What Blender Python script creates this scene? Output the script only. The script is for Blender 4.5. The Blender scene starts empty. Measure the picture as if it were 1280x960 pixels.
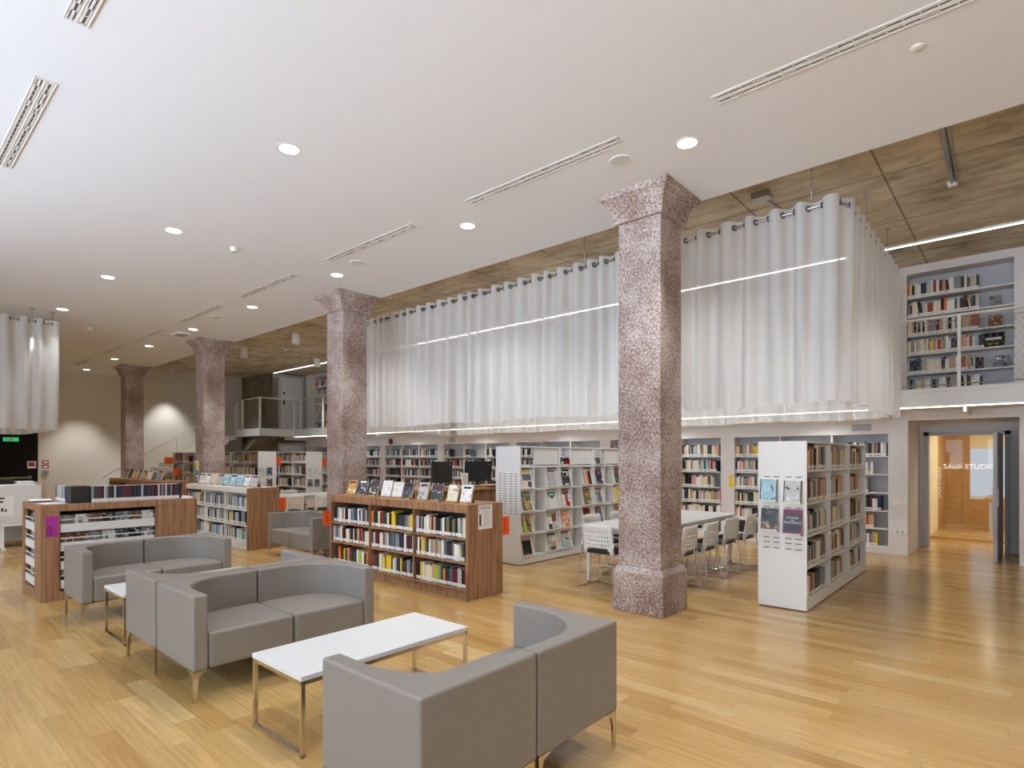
import bpy, bmesh, math, random
from mathutils import Vector, Matrix
R = random.Random(7)
PI = math.pi
COL = bpy.context.scene.collection

# ------------------------------------------------------------------ helpers
class MB:
    """collects shapes, builds ONE mesh object"""
    def __init__(s): s.v, s.f, s.m, s.sm = [], [], [], []
    def add(s, vs, fs, mi=0, smooth=False, mat=None):
        o = len(s.v)
        for p in vs:
            p = Vector(p)
            s.v.append(mat @ p if mat else p)
        for f in fs:
            s.f.append([i + o for i in f]); s.m.append(mi); s.sm.append(smooth)
        return s
    def box(s, a, b, mi=0, mat=None):
        x0, y0, z0 = [min(a[i], b[i]) for i in range(3)]; x1, y1, z1 = [max(a[i], b[i]) for i in range(3)]
        vs = [(x0,y0,z0),(x1,y0,z0),(x1,y1,z0),(x0,y1,z0),(x0,y0,z1),(x1,y0,z1),(x1,y1,z1),(x0,y1,z1)]
        return s.add(vs, [(3,2,1,0),(4,5,6,7),(0,1,5,4),(1,2,6,5),(2,3,7,6),(3,0,4,7)], mi, False, mat)
    def quad(s, p, mi=0): return s.add(p, [(0,1,2,3)], mi)
    def prism(s, poly, z0, z1, mi=0, mat=None, smooth=False):
        n = len(poly)
        vs = [(x,y,z0) for x,y in poly] + [(x,y,z1) for x,y in poly]
        fs = [tuple(range(n-1,-1,-1)), tuple(range(n,2*n))]
        s.add(vs, fs, mi, False, mat)
        o = len(s.v) - 2*n
        for i in range(n):
            j = (i+1) % n
            s.f.append([o+i, o+j, o+n+j, o+n+i]); s.m.append(mi); s.sm.append(smooth)
        return s
    def tube(s, pts, r, n=8, mi=0, closed=False, mat=None):
        pts = [Vector(p) for p in pts]; k = len(pts); vs = []; prev = None
        for i, p in enumerate(pts):
            if closed: d = (pts[(i+1)%k] - pts[i-1])
            else: d = pts[min(i+1,k-1)] - pts[max(i-1,0)]
            d.normalize()
            if prev is None:
                u = d.orthogonal().normalized()
            else:
                u = prev - d*prev.dot(d)
                u = u.normalized() if u.length > 1e-6 else d.orthogonal().normalized()
            prev = u; w = d.cross(u)
            for j in range(n):
                a = 2*PI*j/n
                vs.append(p + u*(r*math.cos(a)) + w*(r*math.sin(a)))
        fs = []
        for i in range(k if closed else k-1):
            for j in range(n):
                a, b = i*n+j, i*n+(j+1)%n; i2 = (i+1)%k
                fs.append((a, b, i2*n+(j+1)%n, i2*n+j))
        if not closed:
            fs.append(tuple(range(n-1,-1,-1))); fs.append(tuple((k-1)*n+j for j in range(n)))
        return s.add(vs, fs, mi, True, mat)
    def lathe(s, prof, n=24, c=(0,0,0), mi=0, mis=None):
        vs = []; k = len(prof)
        for r, z in prof:
            for j in range(n):
                a = 2*PI*j/n; vs.append((c[0]+r*math.cos(a), c[1]+r*math.sin(a), c[2]+z))
        o = len(s.v); s.add(vs, [], mi)
        for i in range(k-1):
            for j in range(n):
                s.f.append([o+i*n+j, o+i*n+(j+1)%n, o+(i+1)*n+(j+1)%n, o+(i+1)*n+j]); s.m.append(mis[i] if mis else mi); s.sm.append(False)
        s.f.append([o+n-1-j for j in range(n)]); s.m.append(mis[0] if mis else mi); s.sm.append(False)
        s.f.append([o+(k-1)*n+j for j in range(n)]); s.m.append(mis[-1] if mis else mi); s.sm.append(False)
        return s
    def rings(s, rings, mi=0):
        """loft of square rings (cx,cy,hx,hy,z)"""
        vs = []
        for cx,cy,hx,hy,z in rings: vs += [(cx-hx,cy-hy,z),(cx+hx,cy-hy,z),(cx+hx,cy+hy,z),(cx-hx,cy+hy,z)]
        fs = [(3,2,1,0), tuple(range(len(vs)-4, len(vs)))]
        for i in range(len(rings)-1):
            for j in range(4): fs.append((i*4+j, i*4+(j+1)%4, i*4+4+(j+1)%4, i*4+4+j))
        return s.add(vs, fs, mi)
    def mesh(s, name, mats):
        me = bpy.data.meshes.new(name)
        me.from_pydata([tuple(p) for p in s.v], [], s.f)
        for m in (mats if isinstance(mats,(list,tuple)) else [mats]): me.materials.append(m)
        me.polygons.foreach_set('material_index', s.m); me.polygons.foreach_set('use_smooth', s.sm)
        me.update(); return me
    def build(s, name, mats, parent=None, loc=(0,0,0), rot=(0,0,0), bevel=0, seg=2, ang=40):
        o = bpy.data.objects.new(name, s.mesh(name, mats)); COL.objects.link(o)
        o.location = loc; o.rotation_euler = rot
        if parent: o.parent = parent
        if bevel:
            b = o.modifiers.new('bevel','BEVEL'); b.width = bevel; b.segments = seg; b.limit_method = 'ANGLE'; b.angle_limit = math.radians(ang)
            b.harden_normals = False
        return o
def tag(o, label, cat, group=None):
    o['label'] = label; o['category'] = cat
    if group: o['group'] = group
    return o
def thing(name, label, cat, loc=(0,0,0), rz=0, group=None):
    o = bpy.data.objects.new(name, None); COL.objects.link(o); o.empty_display_size = .1
    o.location = loc; o.rotation_euler = (0,0,rz)
    return tag(o, label, cat, group)
def struct(o): o['kind'] = 'structure'; return o
def dup(root, loc, rz=0, label=None, group=None):
    r = root.copy(); COL.objects.link(r); r.location = loc; r.rotation_euler = (0,0,rz)
    if label: r['label'] = label
    if group: r['group'] = group
    for ch in list(root.children):
        c = ch.copy(); COL.objects.link(c); c.parent = r
        for g in list(ch.children):
            d = g.copy(); COL.objects.link(d); d.parent = c
    return r
def text_mb(body, size, font_scale_x=1.0):
    cu = bpy.data.curves.new('lettering','FONT'); cu.body = body; cu.size = size; cu.align_x = 'CENTER'; cu.align_y = 'CENTER'; cu.extrude = .0008
    o = bpy.data.objects.new('lettering', cu); COL.objects.link(o); bpy.context.view_layer.update()
    me = bpy.data.meshes.new_from_object(o.evaluated_get(bpy.context.evaluated_depsgraph_get()))
    bpy.data.objects.remove(o); bpy.data.curves.remove(cu)
    return me
def text(name, body, size, mat, parent, loc, rot):
    me = text_mb(body, size); me.materials.clear(); me.materials.append(mat)
    o = bpy.data.objects.new(name, me); COL.objects.link(o); o.location = loc; o.rotation_euler = rot
    if parent: o.parent = parent
    return o

# ------------------------------------------------------------------ materials
def srgb(r, g, b):
    f = lambda c: (c/12.92 if c <= .04045 else ((c+.055)/1.055)**2.4)
    return (f(r/255), f(g/255), f(b/255), 1)
def mat(name, col, rough=.5, metal=0, spec=.5, emit=None, es=0):
    m = bpy.data.materials.new(name); m.use_nodes = True
    b = m.node_tree.nodes['Principled BSDF']
    b.inputs['Base Color'].default_value = col if len(col) == 4 else (*col, 1)
    b.inputs['Roughness'].default_value = rough; b.inputs['Metallic'].default_value = metal
    b.inputs['Specular IOR Level'].default_value = spec
    if emit: b.inputs['Emission Color'].default_value = (*emit[:3], 1); b.inputs['Emission Strength'].default_value = es
    return m
def nd(m, t, **k):
    n = m.node_tree.nodes.new(t)
    for a, v in k.items():
        if a.startswith('i_'): n.inputs[a[2:].replace('_',' ')].default_value = v
        else: setattr(n, a, v)
    return n
def lk(m, a, b): m.node_tree.links.new(a, b)
def ramp(m, fac, stops):
    r = nd(m, 'ShaderNodeValToRGB'); e = r.color_ramp.elements
    while len(e) < len(stops): e.new(.5)
    for i, (p, c) in enumerate(stops): e[i].position = p; e[i].color = c
    lk(m, fac, r.inputs['Fac']); return r.outputs['Color']
def bsdf(m): return m.node_tree.nodes['Principled BSDF']
def mth(m, op, a, b=None):
    n = nd(m, 'ShaderNodeMath', operation=op)
    for i, x in enumerate((a, b)):
        if x is None: continue
        if isinstance(x, (int, float)): n.inputs[i].default_value = x
        else: lk(m, x, n.inputs[i])
    return n.outputs[0]
def mixc(m, fac, a, b, mode='MIX'):
    n = nd(m, 'ShaderNodeMix', data_type='RGBA', blend_type=mode)
    for i, x in zip((0, 6, 7), (fac, a, b)):
        if isinstance(x, (int, float, tuple)): n.inputs[i].default_value = x
        else: lk(m, x, n.inputs[i])
    return n.outputs[2]
def objco(m, scale=(1,1,1)):
    t = nd(m, 'ShaderNodeTexCoord'); mp = nd(m, 'ShaderNodeMapping'); mp.inputs['Scale'].default_value = scale
    lk(m, t.outputs['Object'], mp.inputs['Vector']); return mp.outputs['Vector']
def bump(m, h, strength=.2, dist=.01):
    b = nd(m, 'ShaderNodeBump'); b.inputs['Strength'].default_value = strength; b.inputs['Distance'].default_value = dist
    lk(m, h, b.inputs['Height']); lk(m, b.outputs['Normal'], bsdf(m).inputs['Normal'])

def floor_mat():
    m = mat('oak_parquet', (.5,.3,.13), .26, spec=.5)
    t = nd(m, 'ShaderNodeTexCoord'); sp = nd(m, 'ShaderNodeSeparateXYZ'); lk(m, t.outputs['Object'], sp.inputs[0])
    W, L = .128, .95
    ry = mth(m, 'DIVIDE', sp.outputs['Y'], W); row = mth(m, 'FLOOR', ry)
    wn = nd(m, 'ShaderNodeTexWhiteNoise', noise_dimensions='1D'); lk(m, row, wn.inputs['W'])
    xx = mth(m, 'ADD', mth(m, 'DIVIDE', sp.outputs['X'], L), mth(m, 'MULTIPLY', wn.outputs['Value'], 7.3))
    pid = mth(m, 'FLOOR', xx)
    cv = nd(m, 'ShaderNodeCombineXYZ'); lk(m, row, cv.inputs[0]); lk(m, pid, cv.inputs[1])
    w2 = nd(m, 'ShaderNodeTexWhiteNoise', noise_dimensions='2D'); lk(m, cv.outputs[0], w2.inputs['Vector'])
    base = ramp(m, w2.outputs['Value'], [(0, srgb(174,134,80)), (.3, srgb(190,153,95)), (.6, srgb(200,164,107)), (.85, srgb(184,143,86)), (1, srgb(210,179,125))])
    mp = nd(m, 'ShaderNodeMapping'); mp.inputs['Scale'].default_value = (1.6, 26, 1); lk(m, t.outputs['Object'], mp.inputs['Vector'])
    off = nd(m, 'ShaderNodeVectorMath', operation='ADD'); lk(m, mp.outputs[0], off.inputs[0])
    sc = nd(m, 'ShaderNodeVectorMath', operation='SCALE'); lk(m, w2.outputs['Color'], sc.inputs[0]); sc.inputs['Scale'].default_value = 40; lk(m, sc.outputs[0], off.inputs[1])
    n = nd(m, 'ShaderNodeTexNoise'); n.inputs['Scale'].default_value = 1.5; n.inputs['Detail'].default_value = 6; n.inputs['Roughness'].default_value = .6; lk(m, off.outputs[0], n.inputs['Vector'])
    g = ramp(m, n.outputs['Fac'], [(.3, (.68,.65,.60,1)), (.7, (1.06,1.05,1.04,1))])
    c = mixc(m, .75, base, g, 'MULTIPLY')
    fy = mth(m, 'FRACT', ry); fx = mth(m, 'FRACT', xx)
    ey = mth(m, 'LESS_THAN', fy, .018); ex = mth(m, 'LESS_THAN', fx, .003)
    c = mixc(m, mth(m, 'MULTIPLY', mth(m, 'MAXIMUM', ey, ex), .45), c, srgb(90,62,34))
    lk(m, c, bsdf(m).inputs['Base Color'])
    r2 = nd(m, 'ShaderNodeTexNoise'); r2.inputs['Scale'].default_value = 3; lk(m, off.outputs[0], r2.inputs['Vector'])
    lk(m, mth(m, 'ADD', mth(m, 'MULTIPLY', r2.outputs['Fac'], .12), .13), bsdf(m).inputs['Roughness'])
    return m
def stone_mat(name='red_marble'):
    m = mat(name, (.4,.3,.27), .55, spec=.35); v = objco(m)
    a = nd(m, 'ShaderNodeTexNoise'); a.inputs['Scale'].default_value = 42; a.inputs['Detail'].default_value = 5; a.inputs['Roughness'].default_value = .7; lk(m, v, a.inputs['Vector'])
    b = nd(m, 'ShaderNodeTexVoronoi'); b.inputs['Scale'].default_value = 52; lk(m, v, b.inputs['Vector'])
    d = nd(m, 'ShaderNodeTexNoise'); d.inputs['Scale'].default_value = 2.6; d.inputs['Detail'].default_value = 3; lk(m, v, d.inputs['Vector'])
    f = mth(m, 'ADD', mth(m, 'MULTIPLY', a.outputs['Fac'], .8), mth(m, 'MULTIPLY', b.outputs['Distance'], .26))
    f = mth(m, 'ADD', f, mth(m, 'MULTIPLY', mth(m, 'SUBTRACT', d.outputs['Fac'], .5), .45))
    c = ramp(m, f, [(.32, srgb(208,200,196)), (.43, srgb(186,173,167)), (.52, srgb(164,144,135)), (.62, srgb(134,109,98)), (.78, srgb(96,77,70))])
    lk(m, c, bsdf(m).inputs['Base Color']); bump(m, f, .25, .01); return m
def wood_mat(name, stops, sc=(14,14,.9), rough=.5):
    m = mat(name, (.3,.2,.1), rough, spec=.3); v = objco(m, sc)
    a = nd(m, 'ShaderNodeTexNoise'); a.inputs['Scale'].default_value = 1.6; a.inputs['Detail'].default_value = 7; a.inputs['Roughness'].default_value = .62; a.inputs['Distortion'].default_value = .6; lk(m, v, a.inputs['Vector'])
    c = ramp(m, a.outputs['Fac'], stops); lk(m, c, bsdf(m).inputs['Base Color']); bump(m, a.outputs['Fac'], .08, .004); return m
def concrete_mat(name, ox, oy, joints=True, dark=1.0):
    m = mat(name, (.3,.27,.22), .85, spec=.2); v = objco(m)
    a = nd(m, 'ShaderNodeTexNoise'); a.inputs['Scale'].default_value = 1.1; a.inputs['Detail'].default_value = 8; a.inputs['Roughness'].default_value = .65; lk(m, v, a.inputs['Vector'])
    v2 = objco(m, (1.6, 5, 5))
    b = nd(m, 'ShaderNodeTexNoise'); b.inputs['Scale'].default_value = 1.4; b.inputs['Detail'].default_value = 5; lk(m, v2, b.inputs['Vector'])
    f = mth(m, 'ADD', mth(m, 'MULTIPLY', a.outputs['Fac'], .65), mth(m, 'MULTIPLY', b.outputs['Fac'], .35))
    k = dark
    S = lambda r,g,b: srgb(r*k, g*k, b*k)
    c = ramp(m, f, [(.36, S(140,127,108)), (.46, S(180,166,142)), (.55, S(202,189,165)), (.66, S(220,208,186))])
    sp = nd(m, 'ShaderNodeTexNoise'); sp.inputs['Scale'].default_value = 2.4; sp.inputs['Detail'].default_value = 10; sp.inputs['Roughness'].default_value = .8; lk(m, v, sp.inputs['Vector'])
    st = ramp(m, sp.outputs['Fac'], [(.57, (0,0,0,1)), (.70, (1,1,1,1))])
    c = mixc(m, mth(m, 'MULTIPLY', st, .6), c, S(84,70,52))
    if joints:
        t = nd(m, 'ShaderNodeTexCoord'); s2 = nd(m, 'ShaderNodeSeparateXYZ'); lk(m, t.outputs['Object'], s2.inputs[0])
        def line(o, off, per, w):
            fr = mth(m, 'FRACT', mth(m, 'DIVIDE', mth(m, 'SUBTRACT', o, off - w*per/2), per))
            return mth(m, 'LESS_THAN', fr, w)
        j = mth(m, 'MAXIMUM', line(s2.outputs['Y'], oy, 1.58, .014), line(s2.outputs['X'], ox, 1.43, .016))
        c = mixc(m, mth(m, 'MULTIPLY', j, .6), c, S(74,62,44))
    lk(m, c, bsdf(m).inputs['Base Color']); bump(m, f, .2, .02); return m
def curtain_mat():
    m = bpy.data.materials.new('sheer_white_voile'); m.use_nodes = True; nt = m.node_tree; nt.nodes.clear()
    o = nd(m, 'ShaderNodeOutputMaterial'); d = nd(m, 'ShaderNodeBsdfDiffuse'); d.inputs['Color'].default_value = (.95,.96,.97,1)
    t = nd(m, 'ShaderNodeBsdfTranslucent'); t.inputs['Color'].default_value = (.95,.96,.97,1)
    x = nd(m, 'ShaderNodeBsdfTransparent'); x.inputs['Color'].default_value = (1,1,1,1)
    a = nd(m, 'ShaderNodeMixShader'); a.inputs[0].default_value = .5; lk(m, d.outputs[0], a.inputs[1]); lk(m, t.outputs[0], a.inputs[2])
    b = nd(m, 'ShaderNodeMixShader'); b.inputs[0].default_value = .27; lk(m, a.outputs[0], b.inputs[1]); lk(m, x.outputs[0], b.inputs[2])
    lk(m, b.outputs[0], o.inputs[0]); return m
def glass_mat(name, tint=(1,1,1,1), refl=.08):
    m = bpy.data.materials.new(name); m.use_nodes = True; nt = m.node_tree; nt.nodes.clear()
    o = nd(m, 'ShaderNodeOutputMaterial'); x = nd(m, 'ShaderNodeBsdfTransparent'); x.inputs['Color'].default_value = tint
    g = nd(m, 'ShaderNodeBsdfGlossy'); g.inputs['Roughness'].default_value = .02
    fr = nd(m, 'ShaderNodeFresnel'); fr.inputs['IOR'].default_value = 1.45
    b = nd(m, 'ShaderNodeMixShader'); lk(m, mth(m, 'MULTIPLY', fr.outputs[0], .25), b.inputs[0]); lk(m, x.outputs[0], b.inputs[1]); lk(m, g.outputs[0], b.inputs[2]); lk(m, b.outputs[0], o.inputs[0]); return m
def emis(name, col, s):
    m = bpy.data.materials.new(name); m.use_nodes = True; nt = m.node_tree; nt.nodes.clear()
    o = nd(m, 'ShaderNodeOutputMaterial'); e = nd(m, 'ShaderNodeEmission'); e.inputs[0].default_value = (*col[:3],1); e.inputs[1].default_value = s; lk(m, e.outputs[0], o.inputs[0]); return m
def leather_mat():
    m = mat('taupe_leatherette', srgb(134,126,118), .48, spec=.4); v = objco(m)
    a = nd(m, 'ShaderNodeTexNoise'); a.inputs['Scale'].default_value = 260; a.inputs['Detail'].default_value = 2; lk(m, v, a.inputs['Vector'])
    bump(m, a.outputs['Fac'], .06, .002); return m
def cover_mat(name, c1, c2, c3, scale=9, seed=0):
    m = mat(name, c1, .35, spec=.4); t = nd(m, 'ShaderNodeTexCoord'); mp = nd(m, 'ShaderNodeMapping'); mp.inputs['Location'].default_value = (seed*3.1, seed*1.7, seed*.9)
    lk(m, t.outputs['Object'], mp.inputs['Vector'])
    n = nd(m, 'ShaderNodeTexNoise'); n.inputs['Scale'].default_value = scale; n.inputs['Detail'].default_value = 7; n.inputs['Roughness'].default_value = .6; n.inputs['Distortion'].default_value = .5; lk(m, mp.outputs[0], n.inputs['Vector'])
    c = ramp(m, n.outputs['Fac'], [(.36, c3), (.45, c1), (.55, c1), (.64, c2)]); lk(m, c, bsdf(m).inputs['Base Color']); return m

M = {}
M['floor'] = floor_mat(); M['stone'] = stone_mat()
M['white_ceiling'] = mat('white_plaster_ceiling', (.84,.86,.89), .9, spec=.1)
M['wall'] = mat('warm_white_wall', srgb(226,219,207), .85, spec=.15)
M['panel_wall'] = mat('white_wall_panel', srgb(226,221,218), .6, spec=.25)
M['concrete'] = concrete_mat('board_marked_concrete', -1.17, 7.515)
M['concrete_wall'] = concrete_mat('dark_concrete_wall', 0, 0, False, .62)
M['wood'] = wood_mat('walnut_laminate', [(.22, srgb(84,56,38)), (.40, srgb(134,96,68)), (.55, srgb(160,119,86)), (.8, srgb(178,142,110))])
M['oak'] = wood_mat('honey_oak_panel', [(.25, srgb(158,116,62)), (.5, srgb(184,142,82)), (.8, srgb(200,160,100))], (3,3,22))
M['white_steel'] = mat('white_powder_steel', srgb(232,231,228), .4, spec=.4)
M['white_gloss'] = mat('white_laminate', srgb(218,218,217), .3, spec=.4)
M['shelf_back'] = mat('grey_shelf_lining', srgb(196,196,200), .6)
M['leather'] = leather_mat()
M['chrome'] = mat('chrome', (.72,.70,.68), .16, 1)
M['steel'] = mat('brushed_steel', (.5,.5,.5), .3, 1)
M['curtain'] = curtain_mat()
M['black'] = mat('black_plastic', (.012,.012,.013), .45)
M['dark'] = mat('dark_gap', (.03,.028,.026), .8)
M['black_pad'] = mat('black_upholstery', (.018,.018,.02), .7)
M['white_plastic'] = mat('white_plastic', srgb(235,233,230), .45)
M['grey_plastic'] = mat('grey_plastic', srgb(170,170,172), .5)
M['orange'] = mat('orange_card', srgb(240,92,20), .6)
M['magenta'] = mat('magenta_card', srgb(168,40,140), .6)
M['yellow'] = mat('yellow_card', srgb(240,205,30), .6)
M['ink'] = mat('dark_print', (.03,.03,.035), .7)
M['paper'] = mat('white_paper', srgb(238,236,232), .8)
M['red'] = mat('red_sign_print', srgb(170,30,34), .5)
M['pages'] = mat('page_block', srgb(226,216,198), .85)
M['spinelabel'] = mat('white_spine_label', srgb(232,230,226), .7)
M['beige'] = mat('beige_panel', srgb(206,190,172), .7)
M['blackdoor'] = mat('black_door', (.006,.006,.006), .6, spec=.2)
M['brass'] = mat('brass_bar', (.45,.36,.18), .35, 1)
M['slotgrey'] = mat('shadowed_slot', (.10,.10,.10), .8)
M['speaker'] = mat('speaker_mesh', srgb(214,214,216), .8)
M['eyelet'] = mat('dark_nickel_eyelet', (.10,.10,.105), .35, .6)
M['glass'] = glass_mat('clear_glass')
M['tgrey'] = mat('grey_painted_door_frame', srgb(178,178,182), .5)
M['exit'] = mat('exit_sign_green', srgb(20,150,90), .5, emit=srgb(30,200,120), es=1.2)
M['lampface'] = emis('lit_lamp_face', (1,.96,.9), 14)
M['strip'] = emis('lit_led_strip', (1,.95,.88), 9)
M['strip_low'] = emis('lit_led_edge_strip', (1,.94,.86), 12)
M['daypane'] = emis('bright_daylight_pane', (.80,.86,.95), 1.0)
M['creme'] = mat('cream_wall', srgb(236,222,176), .8)

# ------------------------------------------------------------------ room shell
Z = 4.36; ZC = 4.72; XL, XR = -23.0, 5.0; YF, YB = -3.5, 11.4
struct(MB().box((XL-.2,YF-.2,-.1),(XR+.2,18.3,0)).build('floor', M['floor']))
struct(MB().box((XL-.1,YF,Z),(XR+.1,6.03,5.0)).build('ceiling', M['white_ceiling']))
struct(MB().box((XL-.1,6.03,ZC),(XR+.1,11.9,5.0)).build('ceiling_mezzanine', M['concrete']))
struct(MB().box((XL-.2,YF-.2,0),(XL,11.9,5.0)).build('wall_left', M['wall']))
struct(MB().box((XR,YF,0),(XR+.2,11.9,5.0)).build('wall_right', M['wall']))
# back wall: piers, base and beam around the built-in shelving
GW, GP = 2.59, 2.82
groups = [(-1.685-GP*k-GW, -1.685-GP*k) for k in range(6)]      # lower bookcases
groups.append((-19.9, -18.83))
w = MB()
edges = [-.06-1.37] + [e for g in groups for e in (g[1], g[0])] + [-20.5]
for i in range(0, len(edges), 2):
    w.box((edges[i+1], YB, 0), (edges[i], YB+.33, 2.33))
for a, b in groups: w.box((a, YB+.002, 0), (b, YB+.33, .10)); w.box((a, YB, 2.0), (b, YB+.33, 2.33))
w.box((-1.43, YB, 2.21), (-.06, YB+.33, 2.33)); w.box((-.06, YB, 0), (XR, YB+.33, 2.33))
up = [(-1.466, -.10), (-19.9, -18.83)]
w.box((-.10, YB, 2.33), (XR, YB+.33, ZC)); w.box((-18.83, YB, 2.33), (-1.466, YB+.33, ZC)); w.box((-20.5, YB, 2.33), (-19.9, YB+.33, ZC))
for a, b in up: w.box((a, YB, 4.59), (b, YB+.33, ZC)); w.box((a, YB, 2.33), (b, YB+.33, 2.63))
w.box((XL, YB+.34, 0), (-1.44, YB+.5, ZC)); w.box((-.06, YB+.34, 0), (XR, YB+.5, ZC)); w.box((-1.45, YB+.34, 2.21), (-.05, YB+.5, ZC))
struct(w.build('wall_back', M['panel_wall']))
# front wall with tall windows behind the camera, daylight comes in there
w = MB(); w.box((XL,YF-.2,0),(XR,YF,1.1)); w.box((XL,YF-.2,3.9),(XR,YF,5.0))
xs = [-9.6 + i*4.0 for i in range(4)]
for x in xs: w.box((x-.35,YF-.2,1.1),(x+.35,YF,3.9))
w.box((XL,YF-.2,1.1),(-9.95,YF,3.9)); w.box((2.75,YF-.2,1.1),(XR,YF,3.9))
struct(w.build('wall_front', M['wall']))
for i in range(3):
    a, b = xs[i]+.35, xs[i+1]-.35; f = MB(); c = (a+b)/2
    for x in (a, c-.03, b-.06): f.box((x,YF-.13,1.1),(x+.06,YF-.07,3.9))
    for z in (1.1, 2.9, 3.84): f.box((a,YF-.13,z),(b,YF-.07,z+.06))
    wo = struct(f.build('window_%d' % (i+1), M['white_steel']))
    MB().box((a+.01,YF-.105,1.11),(b-.01,YF-.1,3.89)).build('pane', M['glass'], wo)
# doorway recess and the study room behind it
w = MB(); w.box((-1.53,YB+.33,0),(-1.43,12.8,2.21)); w.box((-.06,YB+.33,0),(.04,12.8,2.21)); w.box((-1.53,YB+.33,2.21),(.04,12.8,2.3))
w.box((-1.53,12.8,0),(-1.36,12.95,2.06)); w.box((-.18,12.8,0),(.6,12.95,2.06)); w.box((-1.53,12.8,2.06),(.6,12.95,2.6))
struct(w.build('wall_doorway', M['panel_wall']))
w = MB(); w.box((-1.6,12.95,0),(-1.47,16.2,2.6)); w.box((2.0,12.95,0),(2.1,18,2.6)); w.box((-1.6,12.95,2.6),(2.1,18.1,2.7)); w.box((-1.0,18,0),(2.1,18.1,.66)); w.box((-1.0,18,1.85),(2.1,18.1,2.6)); w.box((.9,18,.6),(2.1,18.1,1.9))
struct(w.build('wall_study', M['creme']))
w = MB(); w.box((-1.6,16.2,0),(-1.46,18,2.6)); w.box((-1.47,17.98,0),(-1.0,18.1,2.6)); w.box((-1.0,17.985,0),(2,18.0,.66)); w.box((-1.14,17.96,0),(-1.12,17.98,2.6)); w.box((-1.53,14.15,0),(2,14.25,.06)); w.box((-1.53,14.15,.06),(-1.44,14.25,2.3))
struct(w.build('trim_1', M['oak']))
f = MB(); f.box((-1.0,17.97,.60),(.9,18.0,.68)); f.box((-1.0,17.98,1.82),(.9,18.0,1.87)); f.box((-.42,17.98,.66),(-.38,18,1.85))
wo = struct(f.build('window_8', M['white_gloss'])); MB().box((-1.0,18.03,.66),(.9,18.05,1.85)).build('pane', M['daypane'], wo)
# door frame and open door leaf
f = MB(); f.box((-1.36,12.72,0),(-1.29,12.95,2.06)); f.box((-.25,12.72,0),(-.18,12.95,2.06)); f.box((-1.36,12.72,2.0),(-.18,12.95,2.06))
do = struct(f.build('door_1', M['tgrey']))
leaf = MB().box((-1.2,0,.008),(0,.05,2.0)).build('door_leaf', M['tgrey'], do, (-.27,12.72,0), (0,0,math.radians(88)), bevel=.003)
h = MB(); h.box((-1.15,-.012,.86),(-1.09,.062,1.14)); h.tube([(-1.12,.05,1.02),(-1.12,.10,1.02),(-1.02,.10,1.02)],.009)
h.build('door_handle', M['white_gloss'], leaf)
h = MB()
for z in (.3,1.0,1.75): h.tube([(-.01,.06,z-.05),(-.01,.06,z+.05)],.012)
h.build('hinge', M['black'], leaf)
gp = thing('glass_partition', 'glass partition lettered SALA STUDIO beyond the open door', 'partition', (0,14.2,0))
MB().box((-1.44,-.006,.06),(2,.006,2.6)).build('glass_pane', M['glass'], gp)
text('lettering', 'SALA STUDIO', .13, M['white_plastic'], gp, (-.80,-.012,1.43), (PI/2,0,0))
text('lettering', 'SALA STUDIO', .10, M['white_gloss'], gp, (-1.27,-.012,1.12), (PI/2,-PI/2,0))
d = thing('desk', 'dark topped desk in the room behind the glass', 'desk', (.35,16.6,0))
MB().box((-1.0,-.4,.70),(1.0,.4,.74)).build('desk_top', M['oak'], d)
for x in (-.9,.9):
    for y in (-.3,.3): MB().box((x-.03,y-.03,0),(x+.03,y+.03,.70)).build('leg', M['tgrey'], d)
# mezzanine slab, landing and concrete core
w = MB(); w.box((-19.5,10.4,2.36),(XR,YB,2.56)); w.box((-19.5,10.4,2.56),(XR,10.44,2.62)); w.box((-21.3,9.15,2.36),(-19.5,10.1,2.56)); w.box((-20.5,10.1,2.36),(-19.5,YB,2.56))
w.box((-21.3,9.15,2.56),(-19.5,9.19,2.62)); w.box((-19.54,9.19,2.56),(-19.5,10.4,2.62))
for k in range(8): w.box((-.66-2.82*k, 10.5, 2.26),(-.62-2.82*k, YB, 2.36))
struct(w.build('mezzanine_floor', M['white_steel'], bevel=.004))
w = MB(); w.box((XL,10.1,0),(-20.5,11.8,ZC)); struct(w.build('wall_core', M['concrete_wall']))
f = MB(); f.box((-20.5,10.30,2.56),(-20.46,11.35,4.68)); d2 = struct(f.build('door_2', M['tgrey']))
MB().box((-20.46,10.4,2.57),(-20.43,11.22,4.58)).build('door_leaf', M['white_gloss'], d2)
h = MB(); h.box((-20.43,10.46,3.55),(-20.405,10.52,3.72)); h.box((-20.43,10.45,3.95),(-20.41,10.53,4.02)); h.build('door_handle', M['black'], d2)
f = MB(); f.box((-20.5,10.30,0),(-20.46,11.35,2.15)); d3 = struct(f.build('door_3', M['tgrey']))
MB().box((-20.46,10.4,.01),(-20.43,11.22,2.05)).build('door_leaf', M['white_gloss'], d3)
w = MB(); w.add([(-22.9,9.2,0.9),(-19.9,9.2,2.35),(-19.9,10.08,2.35),(-22.9,10.08,.9),(-22.9,9.2,.75),(-19.9,9.2,2.2),(-19.9,10.08,2.2),(-22.9,10.08,.75)], [(0,1,2,3),(7,6,5,4),(0,4,5,1),(1,5,6,2),(2,6,7,3),(3,7,4,0)])
struct(w.build('wall_stair', M['concrete_wall']))
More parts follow.
